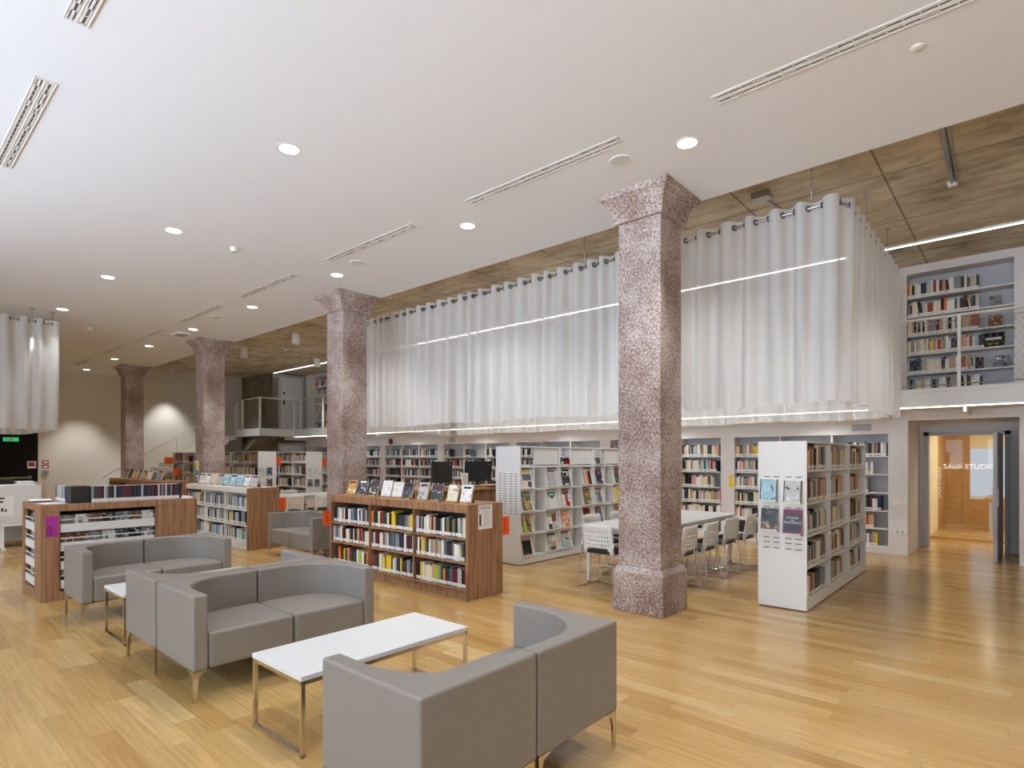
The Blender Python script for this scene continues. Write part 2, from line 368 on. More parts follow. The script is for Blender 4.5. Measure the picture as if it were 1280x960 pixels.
# stair along the left wall
st = MB()
n = 15
for i in range(n):
    y = 9.15 - (i+1)*.28; z = 2.56 - (i+1)*2.56/(n+1)
    st.box((XL,y,z-.17),(-21.35,y+.30,z))
struct(st.build('trim_stair', M['wall']))
sr = thing('stair_railing', 'thin white handrail of the stair along the left wall', 'railing', (-21.32,7.5,0))
MB().tube([(0,1.65,3.55),(0,-2.4,1.0)],.02).build('handrail', M['white_steel'], sr)
for y in (-2.3,-1.3,-.3,.7,1.6): MB().box((-.015,y-.015,2.56-(1.65-y)*.63-.05),(.015,y+.015,3.55-(1.65-y)*.63)).build('post', M['white_steel'], sr)
# mezzanine railing
rl = thing('mezzanine_railing', 'white railing with wire mesh along the mezzanine edge', 'railing', (0,10.42,2.56))
MB().tube([(-19.5,0,1.08),(XR,0,1.08)],.02).build('top_rail', M['white_steel'], rl)
MB().tube([(-19.5,0,.10),(XR,0,.10)],.008).tube([(-19.5,0,1.0),(XR,0,1.0)],.006).build('cable', M['steel'], rl)
for k in range(-2, 8):
    x = -.70-2.0*k if k < 2 else -.7-2.82*k
    if x < XR: MB().box((x-.02,-.03,-.1),(x+.02,.02,1.08)).build('post', M['white_steel'], rl)
for y_ in (-19.1,): MB().box((y_-.03,-.03,-.1),(y_+.03,.02,1.08)).build('post', M['white_steel'], rl)
wm = MB()
def net(x0, x1, z0, z1, step=.075, r=.0016):
    h = z1-z0; s = h*.6
    x = x0-s
    while x < x1:
        for sg in (1,-1):
            a, b = (x, z0), (x+s, z1)
            if sg < 0: a, b = (x, z1), (x+s, z0)
            t0 = max(0,(x0-x)/s); t1 = min(1,(x1-x)/s)
            if t1 > t0:
                p = lambda t: (a[0]+(b[0]-a[0])*t, 0, a[1]+(b[1]-a[1])*t)
                wm.tube([p(t0), p(t1)], r, 3)
        x += step
net(-2.6, 2.0, .10, 1.0); wm.build('wire_mesh', M['steel'], rl)
wm = MB(); net(-19.4,-17.6,.10,1.0); wm.build('wire_mesh', M['steel'], rl)
r2 = thing('landing_railing', 'white glazed railing around the stair landing', 'railing', (0,0,2.56))
MB().tube([(-21.3,9.17,1.1),(-19.52,9.17,1.1),(-19.52,10.42,1.1)],.022).build('top_rail', M['white_steel'], r2)
for x, y in ((-21.28,9.17),(-20.85,9.17),(-19.52,9.17),(-19.52,10.40)): MB().box((x-.03,y-.03,-.06),(x+.03,y+.03,1.1)).build('post', M['white_steel'], r2)
MB().box((-21.25,9.165,.05),(-19.55,9.175,1.05)).build('glass_panel', M['glass'], r2)
MB().box((-19.525,9.2,.05),(-19.515,10.38,1.05)).build('glass_panel', M['glass'], r2)

# ------------------------------------------------------------------ columns
def column(x, y, label):
    c = thing('column', label, 'column', (x,y,0), 0, 'red marble columns')
    MB().rings([(0,0,.29,.28,0),(0,0,.29,.28,.41),(0,0,.255,.25,.468)]).build('base', M['stone'], c, bevel=.008)
    MB().rings([(0,0,.244,.238,.468),(0,0,.242,.236,4.07)]).build('shaft', M['stone'], c, bevel=.006)
    prof = [(.275,4.06),(.285,4.10),(.292,4.17),(.305,4.22),(.33,4.265),(.365,4.295),(.386,4.305),(.39,4.359)]
    MB().rings([(0,0,h,h+.005,z) for h, z in prof]).build('capital', M['stone'], c)
    return c
c2 = column(-2.99,5.61,'red marble column nearest the camera, beside the white meeting table')
dup(c2,(-8.72,5.61,0),0,'red marble column rising behind the long brown bookcase')
c4 = dup(c2,(-14.48,5.61,0),0,'red marble column with a yellow notice, behind the white-topped bookcase')
dup(c2,(-20.28,5.61,0),0,'farthest red marble column, near the left end wall')
nt = tag(MB().box((-.09,-.004,-.24),(.09,0,.24),0).box((-.075,-.006,.05),(.075,-.004,.21),1).box((-.075,-.006,-.1),(.075,-.004,.02),2).box((-.06,-.006,-.2),(.03,-.004,-.16),3).build('notice', [M['paper'],M['yellow'],mat('teal_print',srgb(60,150,160),.6),M['magenta']], None, (-14.60,5.37,1.3)), 'yellow and teal paper notice stuck on a column', 'notice')

# ------------------------------------------------------------------ ceiling fittings
lights = []
dl = None
spots = [(-4.93,2.58,'beside the sofas'),(-7.75,2.58,''),(-10.5,2.58,''),(-13.4,2.58,''),(-2.22,4.84,''),(-4.97,4.84,''),(-7.79,4.84,''),(-10.6,4.84,''),(-13.39,4.84,''),(-16.2,4.84,''),(-19.04,4.84,''),(-22,4.84,'')]
ordn = ['first','second','third','fourth','fifth','sixth','seventh','eighth','ninth','tenth','eleventh','twelfth']
for i, (x, y, _) in enumerate(spots):
    lab = 'round recessed downlight, %s from the camera in the %s row of the white ceiling' % ((ordn[i],'left') if i < 4 else (ordn[i-4],'right'))
    if dl is None:
        dl = thing('recessed_downlight', lab, 'ceiling light', (x,y,Z), 0, 'recessed downlights')
        MB().lathe([(.082,-.002),(.112,-.004),(.112,-.0001),(.082,-.0001)],28).build('trim_ring', M['white_plastic'], dl)
        MB().lathe([(.083,-.0035),(.083,-.001)],28).build('lamp', M['lampface'], dl)
    else: dup(dl, (x,y,Z), 0, lab)
vents = [(-1.795,.10,4.40),(-4.51,-2.62,4.40),(-7.3,-5.41,4.40),(-10.06,-8.2,4.40),(-12.8,-10.9,4.40),(-15.7,-13.76,4.40),(-18.58,-16.66,4.40),(-21.3,-19.5,4.40),(-7.25,-5.35,.935),(-4.51,-2.6,.935)]
vl = [ordn[i]+' slot air diffuser from the camera in the long right row of the ceiling' for i in range(8)] + ['slot air diffuser at the left edge of the ceiling, above the sofas','slot air diffuser at the top left corner of the ceiling']
for (a, b, y), lab in zip(vents, vl):
    t = thing('slot_diffuser', lab, 'air vent', ((a+b)/2,y,Z), 0, 'slot air diffusers'); L = (b-a)/2
    MB().box((-L,-.065,-.004),(L,.065,-.0001)).box((-L,-.065,-.007),(L,-.058,-.003)).box((-L,.058,-.007),(L,.065,-.003)).box((-L,-.004,-.007),(L,.004,-.003)).build('frame', M['white_plastic'], t)
    k = 20; RR = random.Random(int(-a*10)); cvr = MB()
    for yy in (-.031,.031):
        MB().box((-L+.03,yy-.013,-.0052),(L-.03,yy+.013,-.0035)).build('slot', M['slotgrey'], t)
        cvr.box((-L+.02,yy+.008,-.0062),(L-.02,yy+.017,-.0035)).box((-L+.02,yy-.017,-.0062),(L-.02,yy-.008,-.0035))
        for i in range(k):
            x0 = -L+.03+(2*L-.06)*i/k; x1 = -L+.03+(2*L-.06)*(i+1)/k
            if RR.random() < .3: cvr.box((x0,yy-.015,-.0062),(x1,yy+.015,-.0035))
            else: cvr.box((x1-.008,yy-.015,-.0062),(x1,yy+.015,-.0035))
    cvr.box((-L+.015,-.05,-.0062),(-L+.03,.05,-.0035)).box((L-.03,-.05,-.0062),(L-.015,.05,-.0035)).build('slot_cover', M['white_plastic'], t)
for i, (x, y) in enumerate([(-2.83,4.72),(-7.12,4.73),(-11.99,4.73),(-16.6,4.73)]):
    t = thing('ceiling_speaker', ordn[i]+' round flush ceiling speaker from the camera', 'speaker', (x*.993,y,Z), 0, 'ceiling speakers')
    MB().lathe([(.09,-.006),(.108,-.008),(.112,-.0001)],28).build('rim', M['white_plastic'], t); MB().lathe([(.09,-.0075),(.09,-.001)],28).build('grille', M['speaker'], t)
def detector(x, y, z, lab):
    t = thing('smoke_detector', lab, 'smoke detector', (x,y,z), 0, 'smoke detectors')
    MB().lathe([(.03,-.055),(.045,-.05),(.05,-.02),(.055,-.018),(.055,-.0001)],20).build('housing', M['white_plastic'], t); MB().lathe([(.02,-.058),(.024,-.054)],14).build('sensor', M['grey_plastic'], t)
    return t
detector(-7.79,3.32,Z,'smoke detector on the white ceiling nearer the camera'); detector(-14.89,3.33,Z,'smoke detector on the white ceiling farther back, beside the hanging curtain'); detector(-.61,8.21,ZC,'smoke detector at the end of a conduit on the concrete ceiling')
detector(-15.9,8.2,ZC,'small smoke detector beside the pendant can lights on the concrete ceiling')
tag(MB().tube([(-.575,6.0,ZC-.025),(-.61,8.17,ZC-.02)],.022).tube([(-.52,6.0,ZC-.02),(-.57,8.17,ZC-.018)],.012).build('cable_conduit', M['steel']), 'grey conduit leading to the smoke detector on the concrete ceiling', 'conduit')
tag(MB().tube([(-2.35,7.1,ZC-.03),(-2.2,8.6,ZC-.03)],.02).box((-2.42,7.0,ZC-.08),(-2.22,7.14,ZC)).build('junction_box', M['steel']), 'grey junction box with cable on the concrete ceiling beside the column', 'junction box')
tag(MB().tube([(-16.1,6.0,ZC-.02),(-16.2,9.5,ZC-.02)],.022).build('cable_conduit', M['beige']), 'pale conduit crossing the concrete ceiling between the can lights', 'conduit')
tag(MB().tube([(-21.9,6.0,ZC-.02),(-21.9,8.4,ZC-.02)],.022).build('cable_conduit', M['beige']), 'pale conduit on the concrete ceiling near the left end wall', 'conduit')
tag(MB().lathe([(.026,-.014),(.038,-.010),(.042,-.0001)],20,(-.54,4.73,Z)).build('ceiling_sensor', M['white_plastic']), 'small round ceiling sensor near the right end of the white ceiling', 'sensor')
tag(MB().box((-14.25,4.70,Z-.03),(-13.85,4.95,Z),0).box((-14.2,4.72,Z-.034),(-13.9,4.93,Z-.03),1).build('ceiling_unit', [M['white_plastic'],M['grey_plastic']]), 'flat white rectangular unit on the far ceiling beside a column', 'ceiling unit')
cans = [(-13.7,7.35,'nearest'),(-16.6,7.35,'second'),(-19.5,7.4,'third'),(-22.4,7.4,'farthest'),(-16.7,9.67,'')]
for x, y, k in cans:
    lab = ('white can light, %s from the camera in the front row of the concrete ceiling' % k) if k else 'white can light beside the LED strip on the concrete ceiling'
    t = thing('can_light', lab, 'ceiling light', (x,y,ZC), 0, 'white can lights')
    MB().lathe([(.085,-.26),(.1,-.262),(.1,-.0001)],20).build('housing', M['white_plastic'], t); MB().lathe([(.084,-.258),(.084,-.25)],20).build('lamp', M['lampface'], t)
t = thing('led_strip', 'long LED light strip on the concrete ceiling above the mezzanine', 'light strip', (0,10.15,ZC))
MB().box((-20.5,-.035,-.03),(XR,.035,0)).build('profile', M['white_plastic'], t); MB().box((-20.5,-.025,-.034),(XR,.025,-.03)).build('diffuser', M['strip'], t)
t = thing('led_strip', 'LED light strip along the lower edge of the mezzanine slab', 'light strip', (0,10.40,2.36))
MB().box((-19.5,.0,-.02),(XR,.05,0)).build('profile', M['white_plastic'], t); MB().box((-19.5,-.004,-.022),(XR,.05,-.014)).build('diffuser', M['strip_low'], t)

# ------------------------------------------------------------------ curtains
def path_pts(pts, step=.02):
    out = []
    for i in range(len(pts)-1):
        a, b = Vector(pts[i]), Vector(pts[i+1]); n = max(1,int((b-a).length/step))
        for k in range(n): out.append(a.lerp(b,k/n))
    out.append(Vector(pts[-1])); return out
def round_path(pts, r=.3, n=8):
    out = [Vector(pts[0])]
    for i in range(1,len(pts)-1):
        p = Vector(pts[i]); a = (Vector(pts[i-1])-p).normalized(); b = (Vector(pts[i+1])-p).normalized()
        for k in range(n+1):
            t = k/n; out.append((p+a*r)*(1-t)**2 + p*2*t*(1-t) + (p+b*r)*t**2)
    out.append(Vector(pts[-1])); return out
def curtain(lab, path, z0, z1, zr, per=.25, amp=.065, eyelets=True, seed=1, group=None, eye_side=-1, step=.016):
    rr = random.Random(seed); pts = path_pts(path, step); s = 0; pos = []
    # phase along the path with varying pleat length
    ph = 0; vs = []; nz = 9; cols = []
    c = thing('sheer_curtain', lab, 'curtain', (0,0,0), 0, group)
    ringpos = []; last = None; cur = per
    for i, p in enumerate(pts):
        q = pts[min(i+1,len(pts)-1)]; o = pts[max(i-1,0)]; d = (q-o).normalized(); nrm = Vector((-d.y, d.x, 0))
        if i: ph += (p-pts[i-1]).length/cur*2*PI
        k = math.floor(ph/PI)
        if last is not None and k != last:
            ringpos.append((p.copy(), d.copy(), nrm.copy()))
            if k % 2 == 0: cur = per*rr.uniform(.72,1.3)
        last = k; cols.append((p, d, nrm, ph))
    a2 = [rr.uniform(0,6) for _ in range(4)]
    for (p, d, nrm, f) in cols:
        base = math.sin(f)
        shp = math.copysign(abs(base)**.75, base)
        for j in range(nz):
            t = j/(nz-1); z = z1+(z0-z1)*t
            a = amp*(1-.12*t)
            w2 = t*.022*math.sin(f*.37+a2[0]+t*1.5)+t*.014*math.sin(f*1.53+a2[1])
            off = a*shp+w2
            sl = t*.02*math.sin(f*.21+a2[2])
            zz = z + (.012*math.sin(f*.13+a2[3]) if j == nz-1 else 0)
            vs.append(p+nrm*off+d*sl+Vector((0,0,zz)))
    m = MB(); fs = [(i*nz+j, i*nz+j+1, (i+1)*nz+j+1, (i+1)*nz+j) for i in range(len(cols)-1) for j in range(nz-1)]
    m.add(vs, fs, 0, True); m.build('fabric', M['curtain'], c)
    if eyelets:
        rg = MB().tube([(.028*math.cos(a),.028*math.sin(a),0) for a in [2*PI*k/16 for k in range(16)]], .008, 6, closed=True).mesh('eyelet', M['eyelet'])
        for (p, d, nrm) in ringpos[:98]:
            o = bpy.data.objects.new('eyelet', rg); COL.objects.link(o); o.parent = c
            o.location = (p.x,p.y,zr); o.rotation_euler = (PI/2, 0, math.atan2(d.y,d.x)+PI/2-.5)
    return c
CX0, CX1, CY0, CY1 = -11.0, -1.40, 6.74, 10.2
ZT, ZRD, ZB = 4.33, 4.255, 2.19
r = .22
loop = round_path([(CX0+1.5,CY0,0),(CX1,CY0,0),(CX1,CY1,0),(CX0,CY1,0),(CX0,CY0,0),(CX0+1.5,CY0,0)], r)
rt = thing('curtain_rail', 'looped steel curtain rail hung from the concrete ceiling on wires', 'curtain rail', (0,0,0))
MB().tube([(p.x,p.y,ZRD) for p in loop], .014, 10).build('rail', M['steel'], rt)
hang = [(-1.7-1.45*k, CY0) for k in range(7)] + [(CX1, 7.88),(CX1,9.33)] + [(-2.5-1.9*k, CY1) for k in range(5)]
for x, y in hang:
    MB().tube([(x,y,ZRD),(x,y,ZC-.012)],.004,6).lathe([(.022,-.025),(.03,-.012),(.03,0)],12,(x,y,ZC)).build('hanger', M['steel'], rt)
curtain('long sheer white curtain hanging between and beside the columns, front side', [(p.x,p.y,0) for p in round_path([(CX0,CY0,0),(CX1,CY0,0),(CX1,CY0+.36,0)], .14)], ZB, ZT, ZRD, .25, .062, True, 3, 'sheer curtains around the void')
curtain('sheer white curtain on the right side of the void, next to the mezzanine shelf', [(CX1,CY0+.34,0),(CX1,CY1-.1,0)], ZB, ZT, ZRD, .25, .06, True, 5, 'sheer curtains around the void')
curtain('sheer white curtain on the far side of the void, along the mezzanine edge', [(CX1-.1,CY1,0),(CX0+.1,CY1,0)], ZB, ZT, ZRD, .27, .055, False, 9, 'sheer curtains around the void', step=.025)
curtain('sheer white curtain on the left side of the void, behind a column', [(CX0,CY1-.1,0),(CX0,CY0+.1,0)], ZB, ZT, ZRD, .27, .055, False, 11, 'sheer curtains around the void', step=.025)
LX, LX0, LY, LY0 = -13.75, -17.0, 2.62, -1.2
lp = round_path([(LX,LY0,0),(LX,LY,0),(LX0,LY,0),(LX0,LY0,0)], .3)
rt = thing('curtain_rail', 'steel curtain rail hung from the white ceiling at the far left', 'curtain rail', (0,0,0))
MB().tube([(p.x,p.y,4.13) for p in lp], .018, 10).build('rail', M['steel'], rt)
for x, y in ((LX,2.2),(LX-.1,2.52),(LX,.9),(LX-1.6,LY),(LX0,1.0)): MB().tube([(x,y,4.13),(x,y,Z-.01)],.006,6).lathe([(.03,-.015),(.045,-.008),(.045,0)],12,(x,y,Z)).build('hanger', M['steel'], rt)
lp2 = [p for p in lp]
cut = [i for i, p in enumerate(lp2) if abs(p.y-LY) < .01][0]
curtain('sheer white curtain hanging at the far left, over the reception desk', [(p.x,p.y,0) for p in lp2[:cut+1]], 2.14, 4.19, 4.13, .30, .075, True, 21, 'sheer curtains at the left')
curtain('sheer white curtain at the far left, rear part behind the front one', [(LX-.35,LY,0),(LX0,LY,0),(LX0,LY0,0)], 2.14, 4.19, 4.13, .30, .06, False, 23, 'sheer curtains at the left', step=.025)

# ------------------------------------------------------------------ books
PAL = dict(
 black=(24,24,28), charcoal=(58,58,62), navy=(38,48,78), slate=(92,104,116), steel_blue=(90,130,160), pale_blue=(160,200,212), teal=(50,110,112), dark_green=(36,66,52), lime=(168,190,50),
 yellow=(232,196,40), ochre=(196,150,70), orange=(226,120,40), red=(180,34,38), maroon=(104,26,44), pink=(216,150,160), purple=(92,50,110), brown=(112,72,50), tan=(190,160,122), cream=(230,216,184), white=(236,234,230), light_grey=(190,190,188), grey=(136,136,136), olive=(118,112,60), rust=(150,74,50))
BM = {k: mat('book_cloth_'+k, srgb(*v), .5, spec=.35) for k, v in PAL.items()}
BK = list(PAL)
SETS = {
 'brown': ['black']*16+['charcoal']*12+['white']*14+['cream']*9+['navy']*7+['slate']*7+['maroon']*6+['yellow']*6+['red']*2+['light_grey']*8+['grey']*6+['olive']*3+['lime','purple','orange','orange','steel_blue']+['tan']*5+['dark_green']*5,
 'tan': ['tan']*6+['cream']*5+['brown']*3+['rust','olive','maroon']+['light_grey']*5+['grey']*4+['black']*3+['charcoal']*3+['white','ochre'],
 'blue': ['white']*5+['pale_blue']*4+['light_grey']*4+['grey']*3+['charcoal']*3+['black']*3+['slate']*2+['cream','yellow','steel_blue','purple'],
 'wall': ['white']*11+['cream']*12+['light_grey']*9+['grey']*6+['black']*6+['charcoal']*5+['red','maroon','maroon','orange','yellow','navy','dark_green','rust','rust','pink','pale_blue','slate','slate']+['tan']*6,
 'wallgrey': ['white']*5+['light_grey']*4+['grey']*4+['black']*5+['charcoal']*4+['slate']*2+['orange','red','maroon','cream','dark_green','navy','teal'],
}
LAB = {BK[i]: BK[i].replace('_',' ') for i in range(len(BK))}
def row_layout(length, hmin, hmax, tmin, tmax, fill=.97, lean=.05, key='brown', rr=R):
    """list of (x, thickness, height, tilt, colour)"""
    x = .004; out = []; lim = length*fill
    while True:
        run = rr.choice([1,1,1,1,1,1,2]); c = rr.choice(SETS[key]); h0 = rr.uniform(hmin,hmax); t0 = rr.uniform(tmin,tmax)
        for _ in range(run):
            h = h0*rr.uniform(.97,1.03); t = t0
            tl = 0
            if rr.random() < lean and out: tl = math.radians(rr.uniform(4,9))
            wd = t/math.cos(tl) + (h*math.sin(tl)*.5 if tl else 0)
            if x+wd > lim: return out
            out.append((x, t, h, tl, c)); x += wd+.0012
def book_mesh(t, dpt, h, col):
    """local: x thickness, spine at y=0 facing -y, z up"""
    m = MB(); e = .0025
    m.box((0,0,0),(t,.004,h),0); m.box((0,.004,0),(.003,dpt,h),0); m.box((t-.003,.004,0),(t,dpt,h),0)
    m.box((.003,.004,.003),(t-.003,dpt-.004,h-.004),1)
    m.box((.0005,-.0008,.010),(t-.0005,0,.048),2)
    return m.mesh('book', [BM[col],M['pages'],M['spinelabel']])
NB = [0]
def nth(n): return '%d%s' % (n, 'th' if 10 < n % 100 < 14 else {1:'st',2:'nd',3:'rd'}.get(n % 10,'th'))
def place_books(lay, origin, ang, dpt, where, group):
    """origin: left front bottom corner when facing the spines; ang: rotation about z"""
    mx = Matrix.Translation(origin) @ Matrix.Rotation(ang,4,'Z')
    n = len(lay)
    for i, (x, t, h, tl, c) in enumerate(lay):
        o = bpy.data.objects.new('book', book_mesh(t,dpt,h,c)); COL.objects.link(o)
        o.matrix_world = mx @ Matrix.Translation((x,R.uniform(0,.012),0)) @ Matrix.Rotation(-tl if tl else 0,4,'Y') if not tl else mx @ Matrix.Translation((x+h*math.sin(tl)*.5,.005,0.0)) @ Matrix.Rotation(-tl,4,'Y')
        ps = nth(i+1)
        tag(o, '%s%s book, %s from left, %s' % ('leaning ' if tl else '', LAB[c], ps, where), 'book', group); NB[0] += 1
STUFF = MB()
def stuff_books(lay, origin, ang, dpt, back=0):
    mx = Matrix.Translation(origin) @ Matrix.Rotation(ang,4,'Z')
    for (x, t, h, tl, c) in lay:
        m2 = mx @ Matrix.Translation((x+(h*math.sin(tl)*.5 if tl else 0),R.uniform(0,.012),0)) @ Matrix.Rotation(-tl,4,'Y')
        STUFF.box((0,0,0),(t,dpt,h),BK.index(c),m2)
        STUFF.box((.0005,-.001,.010),(t-.0005,0,.045),len(BK),m2)

# low brown bookcase (three bays, three shelves) and its kin
def low_case(loc, L, label, white=False, group='low double-sided bookcases'):
    c = thing('low_bookcase', label, 'bookcase', loc, 0, group); D = .58; H = 1.075
    inner = M['white_steel'] if white else M['wood']
    MB().box((0,0,0),(.03,D,H)).build('side_panel', M['wood'], c, bevel=.002); MB().box((L-.03,0,0),(L,D,H)).build('side_panel', M['wood'], c, bevel=.002)
    MB().box((.03,0,H-.095),(L-.03,D,H)).build('top', inner, c, bevel=.002)
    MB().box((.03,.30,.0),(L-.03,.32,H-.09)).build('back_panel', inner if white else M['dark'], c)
    MB().box((.03,.03,0),(L-.03,D-.03,.09)).build('plinth', inner, c)
    bw = (L-.06)/3
    for k in (1,2): MB().box((.03+bw*k-.011,.003,.09),(.03+bw*k+.011,D-.003,H-.095)).build('divider', inner, c)
    for z in (.102,.402,.672):
        MB().box((.03,.003,z),(L-.03,D-.003,z+.023)).build('shelf', inner, c)
    return c
bL, bY = 2.815, 4.526
bx = -7.465
brown = low_case((bx,bY,0), bL, 'long walnut low bookcase in front, topped with propped-up books')
SH = [.425+.002-.002,]
shelfz = [.126,.426,.696]; snames = ['bottom shelf','middle shelf','top shelf']; bnames = ['left bay','centre bay','right bay']
bw = (bL-.06)/3
for s in (2,1,0):
    for b in range(3):
        lay = row_layout(bw-.03, .185, .225, .022, .046, .985, .03, 'brown')
        place_books(lay, (bx+.03+bw*b+.013, bY+.03, shelfz[s]), 0, .15, '%s of the %s, front walnut bookcase' % (snames[s], bnames[b]), 'books in the front walnut bookcase')
# second: white fronted with walnut ends
ux = -12.92; uL = 2.82
low_case((ux,bY,0), uL, 'low bookcase with white shelves and walnut end, beside the column', True)
for s in (2,1,0):
    for b in range(3):
        stuff_books(row_layout(bw-.03,.19,.225,.016,.035,.93,.05,'blue'), (ux+.03+bw*b+.013,bY+.03,shelfz[s]), 0, .15)
# third far
vx = -18.3
low_case((vx,bY,0), 4.0, 'farthest walnut low bookcase, in front of the farthest column')

# tall white double-sided units
TZ = [.126,.46,.79,1.13,1.476]; TH = 1.778
def tall_case(loc, rz, label, L=2.97, nb=3, slots=(), group='white double-sided bookcases', back=True):
    """local: length along +y, shelves face +x, end panel faces -y"""
    c = thing('white_bookcase', label, 'bookcase', loc, rz, group); D = .49
    MB().box((-D,0,.012),(0,.022,TH)).build('end_panel', M['white_steel'], c, bevel=.003)
    MB().box((-D,L-.022,.012),(0,L,TH)).build('end_panel', M['white_steel'], c, bevel=.003)
    MB().box((-D+.01,.022,TH-.018),(-.002,L-.022,TH)).build('top_panel', M['white_steel'], c)
    MB().box((-D+.02,.03,0),(-.02,L-.03,.02),1).box((-D+.004,.022,.012),(-.004,L-.022,.105)).build('plinth', [M['white_steel'],M['dark']], c)
    b = L/nb
    for k in range(1,nb): MB().box((-D+.006,b*k-.011,.1),(-.003,b*k+.011,TH-.018)).build('divider', M['white_steel'], c)
    for z in TZ: MB().box((-D+.006,.022,z-.022),(-.003,L-.022,z)).build('shelf', M['white_steel'], c)
    if back: MB().box((-D/2-.006,.022,.1),(-D/2+.006,L-.022,TH-.018)).build('back_panel', M['white_steel'], c)
    if slots:
        s = MB()
        for z in slots:
            for x in (-.43,-.33,-.21,-.11): s.box((x,-.0008,z-.004),(x+.062,.001,z+.004))
        s.build('slot', M['dark'], c)
    return c
wl = (-1.69,6.526,0)
tall_case(wl, 0, 'tall white bookcase on the right, four books displayed on its end panel', slots=(1.40,1.085,1.03,.93,.88,.83)[:1]+(1.075,.75,.70,.64))
for b in range(3):
    for s in (4,3,2,1,0):
        L = .93
        hm = .27 if s else .25
        lay = row_layout(L, .20, hm, .028, .06, (.80 if s != 4 else .96) if b else .93, .05, 'tan')
        org = (wl[0]-.025, wl[1]+.03+.99*b, TZ[s])
        if b == 0 and NB[0]+len(lay) <= 254:
            place_books(lay, org, PI/2, .17, '%s shelf of the %s, tall white bookcase' % (['lowest','second lowest','middle','second highest','top'][s], ['near bay','middle bay'][b]), 'books in the tall white bookcase')
        else: stuff_books(lay, org, PI/2, .17)
ml = (-5.60,6.53,0)
mag = tall_case(ml, 0, 'tall white magazine case with tilted covers beside the meeting table', slots=[1.36-.037*k for k in range(17)], back=False)
for k in range(3):
    y0 = .99*k+.011
    # inner partitions, backs and tilted flaps
    p = MB()
    for dy in (.345,.625): p.box((-.25,y0+dy-.007,.126),(-.012,y0+dy+.007,1.454))
    p.build('partition', M['white_steel'], mag)
    MB().box((-.26,y0,.126),(-.25,y0+.968,1.454)).build('back_panel', M['white_steel'], mag)
    MB().box((-.055,y0+.36,1.50),(-.04,y0+.968,1.755)).build('back_panel', M['white_steel'], mag)
    for s in range(4):
        zt = TZ[s]; hh = .30
        for dy in (.012,.64):
            f = MB(); mx = Matrix.Translation((-.004,y0+dy,zt+.004)) @ Matrix.Rotation(math.radians(-13),4,'Y')
            f.box((-.008,0,0),(0,.325,hh),0,mx); f.box((0,0,0),(.026,.325,.012),0,mx)
            f.build('display_flap', M['white_steel'], mag)
def stack_cover(name, w, h, t, mats, bands):
    """flat publication standing in the xz plane facing -y; bands: (x0,z0,x1,z1,mat) as fractions"""
    m = MB(); m.box((-w/2,0,0),(w/2,t,h),0); m.box((-w/2+.002,.0006,.002),(w/2+.0004,t-.0006,h+.0004),1)
    for x0,z0,x1,z1,mi in bands: m.box((-w/2+x0*w,-.0006,z0*h),(-w/2+x1*w,.0002,z1*h),mi)
    return m.mesh(name, mats)
C = {k: srgb(*v) for k, v in PAL.items()}
mags = [ # bay, col, row(0 low..3), colours, bands, label
 (0,0,3,('cream','light_grey','pink'),'pale magazine with grey photo cover'),(0,1,3,('light_grey','steel_blue','olive'),'pale magazine with a landscape cover'),(1,0,3,('black','charcoal','white'),'black magazine with white lettering'),(1,1,3,('black','orange','rust'),'magazine with an orange and black portrait cover'),(2,0,3,('purple','white','charcoal'),'magazine with a dark figure cover'),(2,1,3,('dark_green','tan','charcoal'),'dark green magazine'),
 (0,0,2,('olive','cream','charcoal'),'magazine with a mottled green photo cover'),(0,1,2,('white','white','white'),'white magazine with a green pennant'),(1,0,2,('white','red','slate'),'white magazine with a red figure'),(1,1,2,('olive','rust','cream'),'magazine with a cream and olive cover'),(2,0,2,('light_grey','slate','black'),'pale grey magazine with red title'),(2,1,2,('yellow','orange','white'),'yellow magazine'),
 (0,0,1,('olive','yellow','cream'),'magazine with a yellow and green cover'),(0,1,1,('white','tan','black'),'magazine with a standing figure cover'),(1,0,1,('orange','yellow','white'),'orange magazine with round motif'),(1,1,1,('maroon','yellow','white'),'yellow magazine with dark red title band'),(2,0,1,('slate','charcoal','white'),'dark grey magazine'),(2,1,1,('brown','pink','white'),'brown magazine'),
 (0,0,0,('black','charcoal','pink'),'black magazine with pink title'),(0,1,0,('light_grey','slate','brown'),'grey magazine with building photo'),(1,0,0,('light_grey','white','slate'),'pale magazine with red lettered title')]
